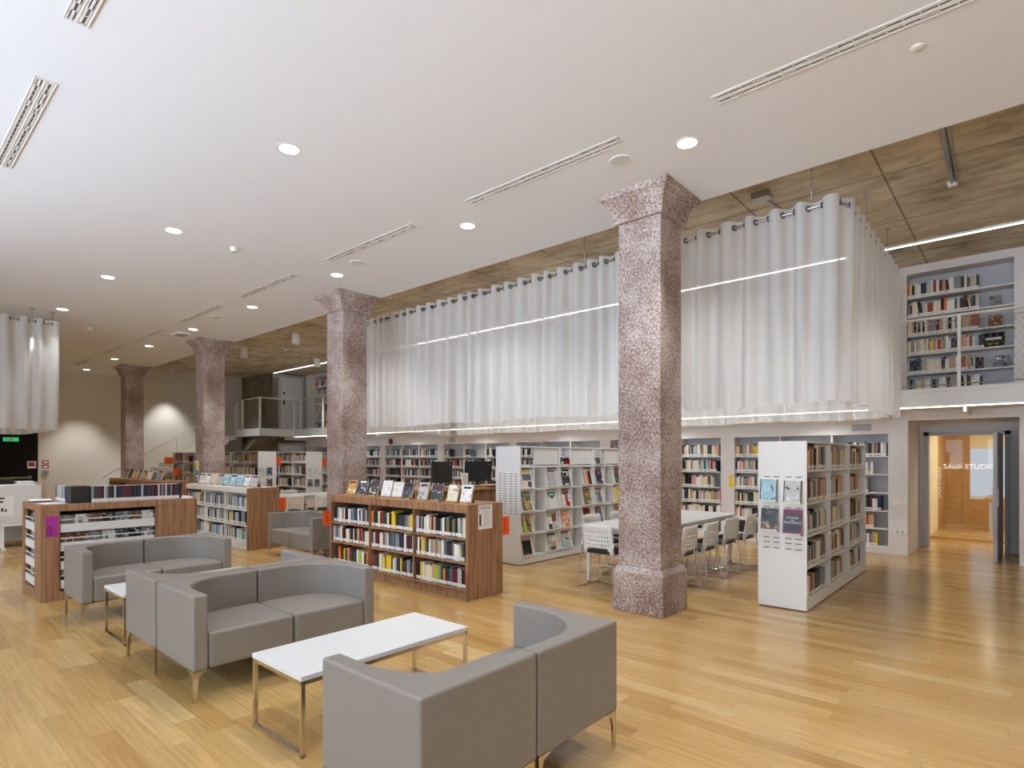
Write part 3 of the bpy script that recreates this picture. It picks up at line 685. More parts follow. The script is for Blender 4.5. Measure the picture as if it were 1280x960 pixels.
EXTRA = {(0,0,3):[(.05,.42,1,.78,'slate'),(.55,.05,.95,.35,'purple')],(0,1,3):[(0,.72,1,.86,'light_grey')],(1,0,3):[(.12,.80,.88,.94,'white'),(.25,.04,.8,.14,'white'),(.45,.5,.6,.62,'grey')],(1,1,3):[(0,0,.3,1,'light_grey'),(.3,0,.6,1,'orange'),(.6,0,1,1,'black')],
 (0,0,2):[(.25,.1,.75,.55,'tan'),(.1,.9,.85,.96,'charcoal')],(1,0,2):[(.15,.76,.95,1,'charcoal'),(.45,.05,.75,.7,'red'),(.6,.02,.95,.3,'red'),(.5,.7,.68,.78,'red')],(1,1,2):[(.25,.55,.75,.7,'ochre'),(.15,.3,.85,.45,'olive')],(0,0,1):[(.1,.05,.45,.6,'lime'),(.62,.5,1,1,'ochre'),(.5,.35,.75,.75,'charcoal'),(.2,.6,.4,.8,'pink')],
 (0,1,1):[(0,.7,.42,1,'lime'),(.5,.42,1,.95,'brown'),(.6,.5,.85,.85,'pink'),(.48,0,.82,.45,'light_grey'),(0,0,.4,.3,'charcoal')],(1,0,1):[(.3,.25,.75,.7,'cream'),(.4,.35,.65,.6,'orange'),(.62,.84,.88,.93,'red')],(1,1,1):[(0,.62,1,1,'maroon'),(.3,.1,1,.62,'yellow')],(0,0,0):[(.05,.1,.95,.72,'black'),(.05,.02,.6,.1,'olive')],
 (0,1,0):[(.35,.1,1,.5,'tan'),(.2,.03,.8,.2,'charcoal'),(.5,.5,.9,.8,'cream')],(1,0,0):[(.5,.45,.95,.55,'slate'),(.1,.1,.9,.3,'pale_blue')],(2,0,3):[(.3,.1,.7,.85,'charcoal'),(.4,.6,.6,.8,'cream')],(2,0,2):[(.35,.1,.75,.7,'slate')]}
def mag_obj(i, b, cidx, s, cs, lab):
    t = TZ[s]; w, h = .205, .272
    cm = cover_mat('magazine_cover', C[cs[0]], C[cs[1]], C[cs[2]], R.uniform(9,16), i)
    tit = {'white magazine with red':M['red']}.get('x', BM[R.choice(['white','red','black','yellow'])])
    ms = [cm, M['pages'], tit, BM['dark_green'], BM['pink'], BM['red'], BM['white']]
    bands = [(.08,.87,.92,.95,2)]
    if 'pennant' in lab: bands = []
    if 'pink title' in lab: bands = [(0,.80,1,1,4),(.1,.85,.9,.93,6)]
    if 'dark red title' in lab: bands = [(0,.75,1,1,0)]
    if 'red lettered' in lab or 'red title' in lab: bands = [(.06,.86,.94,.96,5)]
    for x0,z0,x1,z1,cn in EXTRA.get((b,cidx,s), []):
        ms.append(BM[cn]); bands.append((x0,z0,x1,z1,len(ms)-1))
    me = stack_cover('magazine', w, h, .006, ms, bands)
    o = bpy.data.objects.new('magazine', me); COL.objects.link(o)
    dy = (.012 if cidx == 0 else .64)+.163
    o.matrix_world = Matrix.Translation((ml[0]-.004, ml[1]+.99*b+.011+dy, t+.018)) @ Matrix.Rotation(math.radians(-13),4,'Y') @ Matrix.Translation((.011,0,0)) @ Matrix.Rotation(PI/2,4,'Z')
    tag(o, '%s, %s row, %s bay' % (lab, ['bottom','third','second','top'][s], ['near','middle','far'][b]), 'magazine', 'magazines on tilted flaps')
    if 'pennant' in lab:
        MB().add([(-.095,-.001,.255),(.095,-.001,.255),(.095,-.001,.2),(0,-.001,.14),(-.095,-.001,.2)],[(0,4,3,2,1)],0).box((-.07,-.0016,.205),(.07,-.001,.225),1).build('green_pennant', [mat('pennant_green',srgb(16,120,84),.5),M['white_gloss']], o)
for i, (b, cidx, s, cs, lab) in enumerate(mags): mag_obj(i, b, cidx, s, cs, lab)
# papers lying on the top shelf
for i, (y, c_) in enumerate(((.12,'white'),(.32,'light_grey'),(1.2,'cream'),(2.2,'charcoal'))):
    tag(MB().box((-.12,-.1,0),(.12,.11,.012)).box((-.11,-.09,.012),(.1,.1,.02),1).build('magazine', [BM[c_],M['paper']], None, (ml[0]-.13,ml[1]+y,TZ[4]+.001), (0,0,.2*i)), '%s magazine lying flat on the top shelf, %s from the near end' % (LAB[c_], ordn[i]), 'magazine', 'magazines lying on the top shelf')
# books displayed on the end panel of the tall case
disp = [(-.37,1.14,('pale_blue','slate','white'),'grey-blue book displayed on the white end panel, upper left'),(-.13,1.13,('light_grey','white','maroon'),'white and magenta book displayed on the end panel, upper right'),(-.36,.83,('charcoal','tan','black'),'dark book with a face on its cover, lower left of the end panel'),(-.13,.80,None,'maroon and black history book displayed on the end panel, lower right')]
for i, (x, z, cs, lab) in enumerate(disp):
    w, h = (.175,.235) if i < 3 else (.19,.265)
    if cs: ms = [cover_mat('display_cover', C[cs[0]], C[cs[1]], C[cs[2]], 14, 40+i), M['pages'], BM['white'], BM['maroon'], BM['charcoal']]
    else: ms = [mat('maroon_cover', srgb(120,20,58),.4), M['pages'], BM['white'], BM['maroon'], mat('dark_slate_cover', srgb(44,40,50),.4)]
    bands = [(.0,.0,.06,1,4),(.94,0,1,1,4)] if i < 2 else ([(0,0,1,.1,3)] if i == 2 else [(.06,.14,.94,.82,4)])
    me = stack_cover('display_book', w, h, .02, ms, bands)
    o = bpy.data.objects.new('display_book', me); COL.objects.link(o)
    o.matrix_world = Matrix.Translation((wl[0]+x, wl[1]-.052, z-.0)) @ Matrix.Rotation(math.radians(-8),4,'X'); tag(o, lab, 'book', 'books displayed on the end panel'); NB[0] += 1
    MBt = MB().box((-.09,-.03,-.008),(.09,.052,-.001)).box((-.09,-.033,-.008),(.09,-.03,.016)).build('display_tray', M['white_gloss'], None, (wl[0]+x,wl[1]-.0525,z)); tag(MBt, ['upper left','upper right','lower left','lower right'][i]+' white tray clipped to the slotted end panel', 'tray', 'trays on the end panel')
    if i == 3:
        for k, (tx, sz, zz) in enumerate((('STORIA',.036,.66),('DEL',.02,.56),('FASCISMO',.036,.47))): text('lettering', tx, sz, M['white_gloss'], o, (0,-.002,h*zz), (PI/2,0,0))
# orange blade signs
def blade(loc, rz, label, w=.12, h=.21, m='orange'):
    o = MB().box((0,-.002,0),(w,.002,h),0); 
    for k in range(6):
        o.box((w*.30,-.003,h*(.12+.13*k)),(w*.42,.003,h*(.12+.13*k)+h*.07*(1+k%2)),1)
        if k % 2: o.box((w*.58,-.003,h*(.1+.13*k)),(w*.66,.003,h*(.1+.13*k)+h*.1),1)
    return tag(o.build('blade_sign', [M[m],mat('rust_print',srgb(150,50,10),.6)], None, loc, (0,0,rz)), label, 'sign', 'orange blade signs')
blade((bx+.01,bY,.64), -PI/2, 'orange sign sticking out of the left front corner of the walnut bookcase', .12, .21)
blade((bx+bL-.01,bY+.58,.68), PI/2, 'orange sign at the right rear corner of the front walnut bookcase', .13, .22)
blade((ux+uL-.01,bY+.58,.66), PI/2, 'orange sign at the rear corner of the white-shelved low bookcase', .13, .22)
# far white bookcases
fu = tall_case((-15.0-.0,7.0,0), PI/2*0, 'x') ; 
for ch in list(fu.children): bpy.data.objects.remove(ch)
bpy.data.objects.remove(fu)
def far_case(loc, L, nb, label, books_from=0):
    c = tall_case(loc, -PI/2, label, L, nb, slots=(.95,), group='white bookcases at the back')
    # rotated -90deg: length runs towards -x ... shelves face -y
    b = L/nb
    for k in range(nb):
        for s in range(5):
            x0 = loc[0]-b*(k+1)
    return c
def far_case2(x1, y, L, nb, label):
    """end panel at x1 facing +x, shelves facing -y, length towards -x"""
    c = thing('white_bookcase', label, 'bookcase', (x1,y,0), 0, 'white bookcases at the back'); D = .49; b = L/nb
    MB().box((-.022,0,.012),(0,D,TH)).build('end_panel', M['white_steel'], c); MB().box((-L,0,.012),(-L+.022,D,TH)).build('end_panel', M['white_steel'], c)
    MB().box((-L,.002,TH-.018),(-.022,D,TH)).build('top_panel', M['white_steel'], c); MB().box((-L,.01,.0),(-.022,D-.01,.104)).build('plinth', M['white_steel'], c)
    MB().box((-L,D/2-.006,.1),(-.022,D/2+.006,TH-.02)).build('back_panel', M['shelf_back'], c)
    for k in range(1,nb): MB().box((-b*k-.011,.003,.1),(-b*k+.011,D,TH-.018)).build('divider', M['white_steel'], c)
    for z in TZ: MB().box((-L+.022,.003,z-.022),(-.022,D-.003,z)).build('shelf', M['white_steel'], c)
    for k in range(nb):
        for s in range(5): stuff_books(row_layout(b-.03,.19,.25,.022,.045,R.uniform(.5,.95),.05,'tan'), (x1-b*(k+1)+.014,y+.02,TZ[s]), 0, .17)
    return c
far_case2(-15.0, 7.0, 6.1, 7, 'long white bookcase at the back, behind the far columns, left of the others')
far_case2(-15.0, 8.35, 3.2, 4, 'white bookcase at the back, second in depth, with displayed covers on its end')
far_case2(-15.0, 9.7, 3.2, 4, 'white bookcase at the back, third in depth, partly behind the column')
k = 0
for y0, tags_ in ((7.0,[(.10,1.15),(.30,1.15),(.30,.85)]),(8.35,[(.12,1.10),(.12,.80),(.33,.80),(.33,1.12)])):
    for (dy, z) in tags_:
        k += 1; cs = R.choice([('charcoal','tan','white'),('slate','pale_blue','black'),('maroon','pink','black'),('white','grey','charcoal')])
        me = stack_cover('display_book', .15, .2, .012, [cover_mat('display_cover',C[cs[0]],C[cs[1]],C[cs[2]],15,70+k),M['pages']], [])
        o = bpy.data.objects.new('display_book', me); COL.objects.link(o); o.location = (-14.985,y0+dy,z); o.rotation_euler = (0,0,PI/2)
        tag(o, 'small cover displayed on the %s far white end panel, %s, %s side' % ('left' if y0 < 8 else 'right', 'upper' if z > 1 else 'lower', 'near' if dy < .2 else 'far'), 'book', 'covers on the far end panels'); NB[0] += 1
blade((-15.01,7.49,1.42), PI/2, 'orange sign at the rear corner of the left far white bookcase', .14, .2)
blade((-15.01,8.84,1.36), PI/2, 'orange sign at the rear corner of the right far white bookcase', .14, .22)
blade((-21.08,7.0,1.42), -PI/2, 'orange sign at the far left end of the long white bookcase, topmost', .26, .2)
blade((-20.35,7.0,1.05), -PI/2, 'orange sign on the long white bookcase, second from the top', .24, .2)
blade((-20.35,7.0,.42), -PI/2, 'orange sign on the long white bookcase, lowest', .24, .2)

# built-in wall bookcases
WZ = [.12,.42,.72,1.02,1.33,1.635]
def wall_case(a, b, zs, top, nb, label, key, fills=None, loc_z=0):
    c = thing('built_in_bookcase', label, 'bookcase', ((a+b)/2,YB,0), 0, 'built-in wall bookcases'); h = (b-a)/2; bwid = 2*h/nb
    z0 = zs[0]-.02
    MB().box((-h,.30,z0),(h,.325,top)).build('back_panel', M['shelf_back'], c)
    MB().box((-h,.0,z0),(-h+.02,.30,top)).box((h-.02,0,z0),(h,.30,top)).build('side_panel', M['panel_wall'], c)
    for k in range(1,nb): MB().box((-h+bwid*k-.014,.0,z0),(-h+bwid*k+.014,.30,top)).build('divider', M['panel_wall'], c)
    for z in zs: MB().box((-h+.02,.004,z-.02),(h-.02,.30,z)).build('shelf', M['white_steel'], c)
    for k in range(nb):
        for i, z in enumerate(zs):
            f = fills(k,i) if fills else R.uniform(.82,.99)
            if f > .05: stuff_books(row_layout(bwid-.045,.19,.245,.02,.045,f,.05,key), (a+bwid*k+.024,YB+.03,z), 0, .17)
    return c
wn_ = ['built-in wall bookcase right of the tall white case, next to the doorway','built-in wall bookcase behind the meeting table and the near column','built-in wall bookcase just left of the near column, behind the magazine case','built-in wall bookcase behind the computer screens, right','built-in wall bookcase behind the computer screens, left','built-in wall bookcase right of the second column']
for k, (a, b) in enumerate(groups[:6]):
    def fl(kk, i, k=k):
        if k == 0 and kk == 2: return [.82,.77,.93,.66,.77,.98][i]
        if k == 0 and kk == 2 and i == 3: return .3
        if k in (2,3) and i == 5: return R.choice([.1,.3,.6])
        return R.uniform(.84,.99)
    wall_case(a, b, WZ, 2.0, 3, wn_[k], 'wall' if k < 2 else 'wallgrey', fl)
wall_case(*groups[6], WZ, 2.0, 1, 'narrow built-in wall bookcase beyond the second column', 'wallgrey')
UZ = [2.66,2.97,3.285,3.59,3.90,4.21]
wall_case(-1.466,-.10,UZ,4.59,1,'built-in bookcase on the mezzanine at the upper right','wall',lambda k,i:[.72,.66,.74,.70,.70,.71][i])
wall_case(-19.9,-18.83,UZ,4.59,1,'built-in bookcase on the mezzanine at the far left, next to a door','wall')
ub = [(-.34,3.59,.16,.2,('brown','cream','brown'),'brown cover with a round motif propped on the mezzanine shelf, third from top'),(-.36,3.285,.27,.24,('black','black','black'),'black cover with pale lettering propped on the mezzanine shelf, fourth from top'),(-.56,2.97,.17,.19,('charcoal','rust','black'),'dark cover propped on the fifth mezzanine shelf, left one'),(-.27,2.97,.18,.19,('slate','white','black'),'grey cover propped on the fifth mezzanine shelf, right one'),(-.33,3.90,.15,.18,('grey','charcoal','light_grey'),'grey cover propped on the second mezzanine shelf')]
for i, (x, z, w_, h_, cs, lab) in enumerate(ub):
    me = stack_cover('display_book', w_, h_, .02, [cover_mat('display_cover',C[cs[0]],C[cs[1]],C[cs[2]],14,90+i),M['pages'],BM['white'],BM['lime']], [(.15,.5,.85,.66,2),(.2,.22,.75,.26,3)] if i == 1 else [])
    o = bpy.data.objects.new('display_book', me); COL.objects.link(o); o.matrix_world = Matrix.Translation((x,YB+.08,z+.003)) @ Matrix.Rotation(math.radians(-14),4,'X'); tag(o, lab, 'book', 'covers propped on the mezzanine shelves'); NB[0] += 1
so = STUFF.build('shelved_books', [BM[k] for k in BK]+[M['spinelabel']]); tag(so, 'rows of smaller distant books on the wall, mezzanine and far shelves', 'books'); so['kind'] = 'stuff'

# propped books on the low bookcases
def easel_book(loc, rz, w, h, t, cs, label, seed, group, tent=False, plain=None):
    cm = cover_mat('propped_cover', C[cs[0]], C[cs[1]], C[cs[2]], 16, seed)
    b = MB(); tilt = Matrix.Rotation(math.radians(-20),4,'X')
    b.box((-w/2,0,0),(w/2,.003,h),0,tilt); b.box((-w/2+.002,.003,.003),(w/2-.003,t-.003,h-.003),1,tilt); b.box((-w/2,t-.003,0),(w/2,t,h),2,tilt)
    b.box((-w/2,.0,0),(-w/2+.003,t,h),2,tilt); b.box((-w*.35,-.0008,h*.78),(w*.35,.0005,h*.9),3,tilt)
    o = b.build('display_book', [cm,M['pages'],BM[cs[0]],BM[R.choice(['white','black','maroon','cream'])]], None, (loc[0],loc[1],loc[2]+.012), (0,0,rz)); tag(o, label, 'book', group); NB[0] += 1
    e = MB(); y1 = t/math.cos(.35)+.004
    e.box((-.06,-.012,0),(.06,.14,.008)); e.box((-.06,-.02,0),(.06,-.012,.022))
    e.add([(-.05,y1+.0,.008),(.05,y1,.008),(.05,y1+.045,.14),(-.05,y1+.045,.14),(-.05,y1+.008,.008),(.05,y1+.008,.008),(.05,y1+.053,.14),(-.05,y1+.053,.14)],[(0,1,2,3),(7,6,5,4),(0,4,5,1),(1,5,6,2),(2,6,7,3),(3,7,4,0)])
    e.add([(-.05,.132,.008),(.05,.132,.008),(.05,y1+.053,.14),(-.05,y1+.053,.14),(-.05,.14,.008),(.05,.14,.008),(.05,y1+.06,.14),(-.05,y1+.06,.14)],[(0,1,2,3),(7,6,5,4),(0,4,5,1),(1,5,6,2),(2,6,7,3),(3,7,4,0)])
    st = e.build('book_easel', M['oak'], None, loc, (0,0,rz)); tag(st, 'small wooden easel under the '+label.split(' propped')[0], 'book easel', 'book easels')
tops = [(-7.22,('ochre','tan','cream'),'tan book'),(-6.96,('charcoal','grey','white'),'grey and white book'),(-6.69,('charcoal','white','grey'),'dark book with a white oval'),(-6.40,('white','white','light_grey'),'white book with maroon back'),(-6.16,('white','light_grey','grey'),'pale sketch-covered book'),(-5.90,('charcoal','grey','charcoal'),'charcoal book'),(-5.60,('light_grey','grey','tan'),'grey photo-covered book'),(-5.34,('charcoal','slate','light_grey'),'dark blue-grey book'),(-5.06,('cream','slate','light_grey'),'cream book with a blue-grey picture'),(-4.83,('white','pink','pale_blue'),'white book with pink and blue print')]
for i, (x, cs, lab) in enumerate(tops):
    easel_book((x,4.66 if i > 4 else 4.70,1.075), .30, R.uniform(.135,.155), R.uniform(.20,.225), .03, cs, lab+' propped on the front walnut bookcase, %s from left' % ordn[i], 100+i, 'books propped on the front walnut bookcase')
u2 = [('white','pink','maroon'),('white','light_grey','cream'),('cream','light_grey','tan'),('light_grey','cream','grey'),('pale_blue','white','teal'),('pale_blue','white','light_grey'),('pale_blue','steel_blue','white'),('white','light_grey','pale_blue'),('light_grey','grey','white')]
for i, cs in enumerate(u2):
    easel_book((-12.6+.29*i,4.70,1.075), .28, .16, .22, .025, cs, '%s book propped on the white-shelved low bookcase, %s from left' % (LAB[cs[0]], ordn[i]), 120+i, 'books propped on the white-shelved bookcase')
u3 = [('grey','brown','charcoal'),('charcoal','grey','brown'),('ochre','cream','tan'),('grey','light_grey','brown'),('tan','cream','brown'),('cream','ochre','tan'),('slate','grey','purple'),('grey','tan','olive')]
for i, cs in enumerate(u3):
    easel_book((-17.6+.36*i,4.70,1.075), .28, .16, .24, .025, cs, '%s book propped on the farthest walnut bookcase, %s from left' % (LAB[cs[0]], ordn[i]), 140+i, 'books propped on the farthest bookcase')
# paper notice on the end of the walnut bookcase
nt = MB().box((0,-.115,-.14),(.002,.115,.14),0)
nt.box((.002,-.07,.09),(.0026,.08,.105),2).box((.002,-.095,.115),(.0026,.07,.125),2)
for k in range(8): nt.box((.002,-.02,.055-.022*k),(.0026,.05+.04*((k*7)%3)/3,.06-.022*k),2)
nt.box((.002,-.10,-.10),(.0026,-.07,.03),1)
tag(nt.build('notice', [M['paper'],M['ink'],M['grey_plastic']], None, (bx+bL,bY+.285,.925)), 'white printed notice on the end of the walnut bookcase', 'notice')

# ------------------------------------------------------------------ CD unit
cx, cy, cw, cl, chh = -9.15, 1.37, 1.03, 1.61, 1.075
cd = thing('disc_browser', 'square walnut unit with white bins of discs behind the sofas', 'display unit', (cx,cy,0))
MB().box((0,0,chh-.075),(cw,cl,chh)).build('top', M['wood'], cd, bevel=.003)
b = MB()                                                       # carcass with openings on the two visible sides
b.box((cw-.04,0,0),(cw,.17,chh-.075)); b.box((cw-.04,1.13,0),(cw,cl,chh-.075)); b.box((cw-.04,.17,0),(cw,1.13,.10))
b.box((0,0,0),(.09,.04,chh-.075)); b.box((.70,0,0),(cw-.04,.04,chh-.075)); b.box((.09,0,0),(.70,.04,.10))
b.box((0,.04,0),(.03,cl,chh-.075)); b.box((0,cl-.03,0),(cw-.04,cl,chh-.075))
b.build('carcass', M['wood'], cd)
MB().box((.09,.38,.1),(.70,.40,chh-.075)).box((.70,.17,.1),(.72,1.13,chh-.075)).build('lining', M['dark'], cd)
zb = [.76,.55,.34,.13]
for i, z in enumerate(zb):
    f = MB().box((cw-.03,.18,z),(cw-.012,1.12,z+.095)).box((cw-.30,.18,z),(cw-.03,1.12,z+.012)).box((cw-.30,.18,z),(cw-.29,1.12,z+.13)).build('bin', M['white_steel'], cd)
    MB().box((cw-.024,.18,z+.135),(cw-.014,1.12,z+.147)).build('rail', M['white_steel'], f)
    f = MB().box((.10,.012,z),(.69,.03,z+.095)).box((.10,.03,z),(.69,.30,z+.012)).box((.10,.29,z),(.69,.30,z+.13)).build('bin', M['white_steel'], cd)
    MB().box((.10,.014,z+.135),(.69,.024,z+.147)).build('rail', M['white_steel'], f)
    for k in range(7):
        cs = R.choice([('charcoal','grey','white'),('black','charcoal','light_grey'),('white','light_grey','charcoal'),('grey','black','white'),('brown','charcoal','cream')])
        o = bpy.data.objects.new('compact_disc', stack_cover('compact_disc', .125, .125, .011, [cover_mat('disc_cover',C[cs[0]],C[cs[1]],C[cs[2]],18,200+i*7+k),M['white_plastic']], [])); COL.objects.link(o)
        o.matrix_world = Matrix.Translation((cx+cw-.045-.01*(k%2),cy+.245+.135*k,z+.07)) @ Matrix.Rotation(PI/2,4,'Z') @ Matrix.Rotation(math.radians(-10),4,'X')
        tag(o, 'disc case, %s from left in the %s bin facing the sofas' % (ordn[k], ['top','second','third','lowest'][i]), 'CD', 'discs in the walnut unit')
    for k in range(4):
        cs = R.choice([('charcoal','grey','white'),('black','white','light_grey'),('grey','black','white')])
        o = bpy.data.objects.new('compact_disc', stack_cover('compact_disc', .125, .125, .011, [cover_mat('disc_cover',C[cs[0]],C[cs[1]],C[cs[2]],18,260+i*7+k),M['white_plastic']], [])); COL.objects.link(o)
        o.matrix_world = Matrix.Translation((cx+.18+.145*k,cy+.045+.008*(k%2),z+.07)) @ Matrix.Rotation(math.radians(-10),4,'X')
        tag(o, 'disc case, %s from left in the %s bin on the narrow left side' % (ordn[k], ['top','second','third','lowest'][i]), 'CD', 'discs in the walnut unit')
sg = thing('sign', 'magenta sign on the corner of the walnut disc unit', 'sign', (cx+cw,cy+.10,.86))
MB().box((0,-.055,-.14),(.003,.055,.09)).build('card', M['magenta'], sg)
text('lettering', 'CD', .07, M['ink'], sg, (.0045,-.022,-.075), (PI/2,-PI/2,PI/2))
# film cases standing on top
for i in range(46):
    y = 1.86+.0205*i; c_ = R.choice(['black','black','black','charcoal','charcoal','light_grey','maroon','navy','grey','slate'])
    o = MB().box((-.135,0,0),(0,.0185,.19),0).box((0,.0005,.004),(.0006,.018,.045),2).box((-.13,.002,.19),(-.004,.0165,.1905),1).build('film_case', [BM[c_],M['white_plastic'],M['spinelabel']], None, (-8.22,y,chh+.001))
    tag(o, '%s film case, %s from left in the long row on the disc unit' % (LAB[c_], nth(i+1)), 'DVD', 'film cases on the disc unit')
for i in range(18):
    x = -8.98+.029*i; c_ = R.choice(['white','light_grey','charcoal','grey','white','slate'])
    if x > -8.5: continue
    o = MB().box((0,0,0),(.027,.135,.19),0).box((.0005,-.0006,.004),(.0265,0,.045),2).build('film_case', [BM[c_],M['white_plastic'],M['spinelabel']], None, (x,1.66,chh+.001))
    tag(o, '%s film case, %s from left in the short end row' % (LAB[c_], nth(i+1)), 'DVD', 'film cases on the disc unit')
tag(MB().box((-8.50,1.665,chh),(-8.235,1.85,chh+.195)).build('book_end', M['black'], None, (0,0,.001), bevel=.003), 'black box closing the row of film cases', 'book end')
tag(MB().box((-8.36,2.81,chh),(-8.215,2.83,chh+.2)).box((-8.4,2.75,chh+.0),(-8.215,2.83,chh+.002)).build('book_end', M['black'], None, (0,0,.001)), 'thin black book end at the far end of the film cases', 'book end')
tag(MB().box((-.11,-.15,0),(.11,.15,.012),0).box((-.105,-.145,.012),(.105,.145,.022),1).build('binder', [M['black'],M['paper']], None, (-8.92,1.50,chh+.001), (0,0,1.45)), 'black binder with papers lying on the left of the disc unit', 'binder')
tag(MB().box((-.14,-.1,0),(.14,.1,.004)).build('leaflet', M['paper'], None, (-8.42,1.52,chh+.001), (0,0,.1)), 'white sheet lying at the near corner of the disc unit', 'leaflet')
for i, (y, c_) in enumerate(((2.88,'white'),(2.93,'pink'),(2.9,'light_grey'))):
    tag(MB().box((-.1,-.06,0),(.1,.06,.02)).build('leaflet', BM[c_], None, (-8.25-.22*i,y,chh+.001), (0,0,.1*i)), '%s leaflets stacked at the far end of the disc unit' % LAB[c_], 'leaflets', 'leaflets on the disc unit')

# ------------------------------------------------------------------ sofas
def sofa():
    s = thing('sofa', 'two-seat taupe sofa with rounded inner corners', 'sofa', (0,0,0), 0, 'taupe two-seat sofas')
    Hh, zb, D = .70, .205, .69
    for sg in (1,-1):
        def fl(p): return [(sg*x,y) for x,y in (p if sg > 0 else p[::-1])]
        rx, ry = .40, .42; ox, oy = .70, D
        inner = [(.70-.095, 0)]; cxm, cym = .70-.095-rx, D-.10-ry
        for k in range(15):
            a = PI/2*k/14; inner.append((cxm+rx*math.cos(a)**.85, cym+ry*math.sin(a)**.85))
        inner.append((.005, D-.10))
        shell = [(.70,0),(.70,D),(.005,D)] + inner[::-1]
        MB().prism(fl(shell), zb, Hh).build('backrest', M['leather'], s, bevel=.014, seg=3, ang=50)
        g = .002
        seat = [(.005,.002),(.70-.097,.002)] + [(x-g if i > 0 else x-g, y-g if i > 1 else y) for i, (x, y) in enumerate(inner[1:])]
        MB().prism(fl(seat), zb, .445).build('seat', M['leather'], s, bevel=.022, seg=3, ang=50)
        MB().prism(fl([(.02,.02),(.68,.02),(.68,D-.02),(.02,D-.02)]), zb-.004, zb+.002).build('underside', M['dark'], s)
        for lx, ly, dx, dy in ((.695,.008,-1,1),(.695,D-.008,-1,-1),(.012,.008,1,1),(.012,D-.008,1,-1)):
            m = MB(); prof = [(0,0),(.022,0),(.028,.13),(.034,.16),(.05,.183),(.09,.193),(.09,.203),(0,.203)]
            for ax in (0,1):
                vs = []
                for side in (0,.006):
                    for p, z in prof:
                        vs.append((sg*(lx+dx*(p if ax == 0 else side)), ly+dy*(side if ax == 0 else p), z))
                n = len(prof); fs = [tuple(range(n)), tuple(range(2*n-1,n-1,-1))]+[(i,(i+1)%n+0,n+(i+1)%n,n+i) for i in range(n)]
                m.add(vs, fs)
            m.build('leg', M['chrome'], s)
    return s
s0 = sofa()
def put(o, x, y, rz, lab): o.location = (x,y,0); o.rotation_euler = (0,0,rz); o['label'] = lab
# rz: front faces -y locally; +pi/2 -> front faces +x ; -pi/2 -> front faces -x
put(s0, -1.69-.69, 2.10, -PI/2, 'taupe two-seat sofa in the foreground seen from behind')
dup(s0, (-4.04,2.16,0), PI/2, 'taupe two-seat sofa facing the long white coffee table')
dup(s0, (-5.455,2.16,0), -PI/2, 'taupe two-seat sofa back to back with the one at the white table')
dup(s0, (-6.73,2.14,0), PI/2, 'taupe two-seat sofa in front of the walnut disc unit')
dup(s0, (-8.64,4.52,0), 0, 'taupe two-seat sofa beside the end of the front walnut bookcase')

def coffee_table(x, y, lab):
    t = thing('coffee_table', lab, 'coffee table', (x,y,0), 0, 'white coffee tables'); hx, hy = .287, .615; a = .011
    MB().box((-hx,-hy,.413),(hx,hy,.44)).build('table_top', M['white_gloss'], t, bevel=.002)
    for sg in (-1,1):
        m = MB(); y0 = sg*(hy-a-.003)
        for z in (.002,.391): m.box((-hx+.003,y0-a,z),(hx-.003,y0+a,z+.022))
        for sx in (-1,1): m.box((sx*(hx-.003)-(.022 if sx > 0 else 0),y0-a,.002),(sx*(hx-.003)+(.022 if sx < 0 else 0),y0+a,.413))
        m.build('leg_frame', M['chrome'], t)
    for sx in (-1,1):
        MB().box((sx*(hx-.014)-a,-hy+.02,.391),(sx*(hx-.014)+a,hy-.02,.413)).build('rail', M['chrome'], t)
    return t
ct = coffee_table(-3.16, 2.187, 'white coffee table with chrome frame in the foreground between two sofas')
dup(ct, (-6.01,2.135,0), 0, 'white coffee table partly hidden behind the back-to-back sofas')

# ------------------------------------------------------------------ meeting tables and chairs
def chair():
    c = thing('chair', 'white chair', 'chair', (0,0,0), 0, 'white perforated chairs')
    # back panel facing +y, seat towards -y
    hx = [(-.155+.0385*k) for k in range(9)]; xs = [-.22,-.19]
    for h in hx: xs += [h-.010,h+.010]
    xs += [.19,.22]; zs = [.42,.47,.50,.53,.548,.58,.598,.63,.648,.68,.698,.76,.79]
    holes_z = {3,5,7,9}
    vs = []; idx = {}
    for i, x in enumerate(xs):
        for j, z in enumerate(zs):
            xx = x*(1-.06*((z-.42)/.37)) 
            if j == len(zs)-1: xx *= .94
            vs.append((xx, .19+.05*((z-.42)/.37)-.035*(x/.22)**2, z))
    fs = []
    for i in range(len(xs)-1):
        for j in range(len(zs)-1):
            if j in holes_z and 2 <= i <= len(xs)-4 and i % 2 == 0: continue
            if j < 2 and 2 <= i <= len(xs)-4 and not (j == 1 and i in (2,len(xs)-4)): continue
            a = i*len(zs)+j; fs.append((a, a+len(zs), a+len(zs)+1, a+1))
    b = MB().add(vs, fs, 0, True).build('backrest', M['white_plastic'], c); so_ = b.modifiers.new('solidify','SOLIDIFY'); so_.thickness = .012
    MB().box((-.21,-.24,.425),(.21,.17,.465)).build('seat', M['black_pad'], c, bevel=.018, seg=3)
    for sx in (-1,1):
        x = sx*.225
        MB().tube([(x*.98,.2,.70),(x,.19,.50),(x*1.02,.20,.40),(x*1.08,.25,.02),(x*1.08,.24,.008),(x*1.06,-.22,.008),(x*1.05,-.235,.02),(x,-.20,.42),(x,.15,.43)],.0075,6).build('leg_frame', M['chrome'], c)
    MB().tube([(-.22,-.17,.415),(.22,-.17,.415)],.008,6).tube([(-.24,-.10,.009),(.24,-.10,.009)],.006,6).build('cross_bar', M['chrome'], c)
    return c
ch0 = chair()
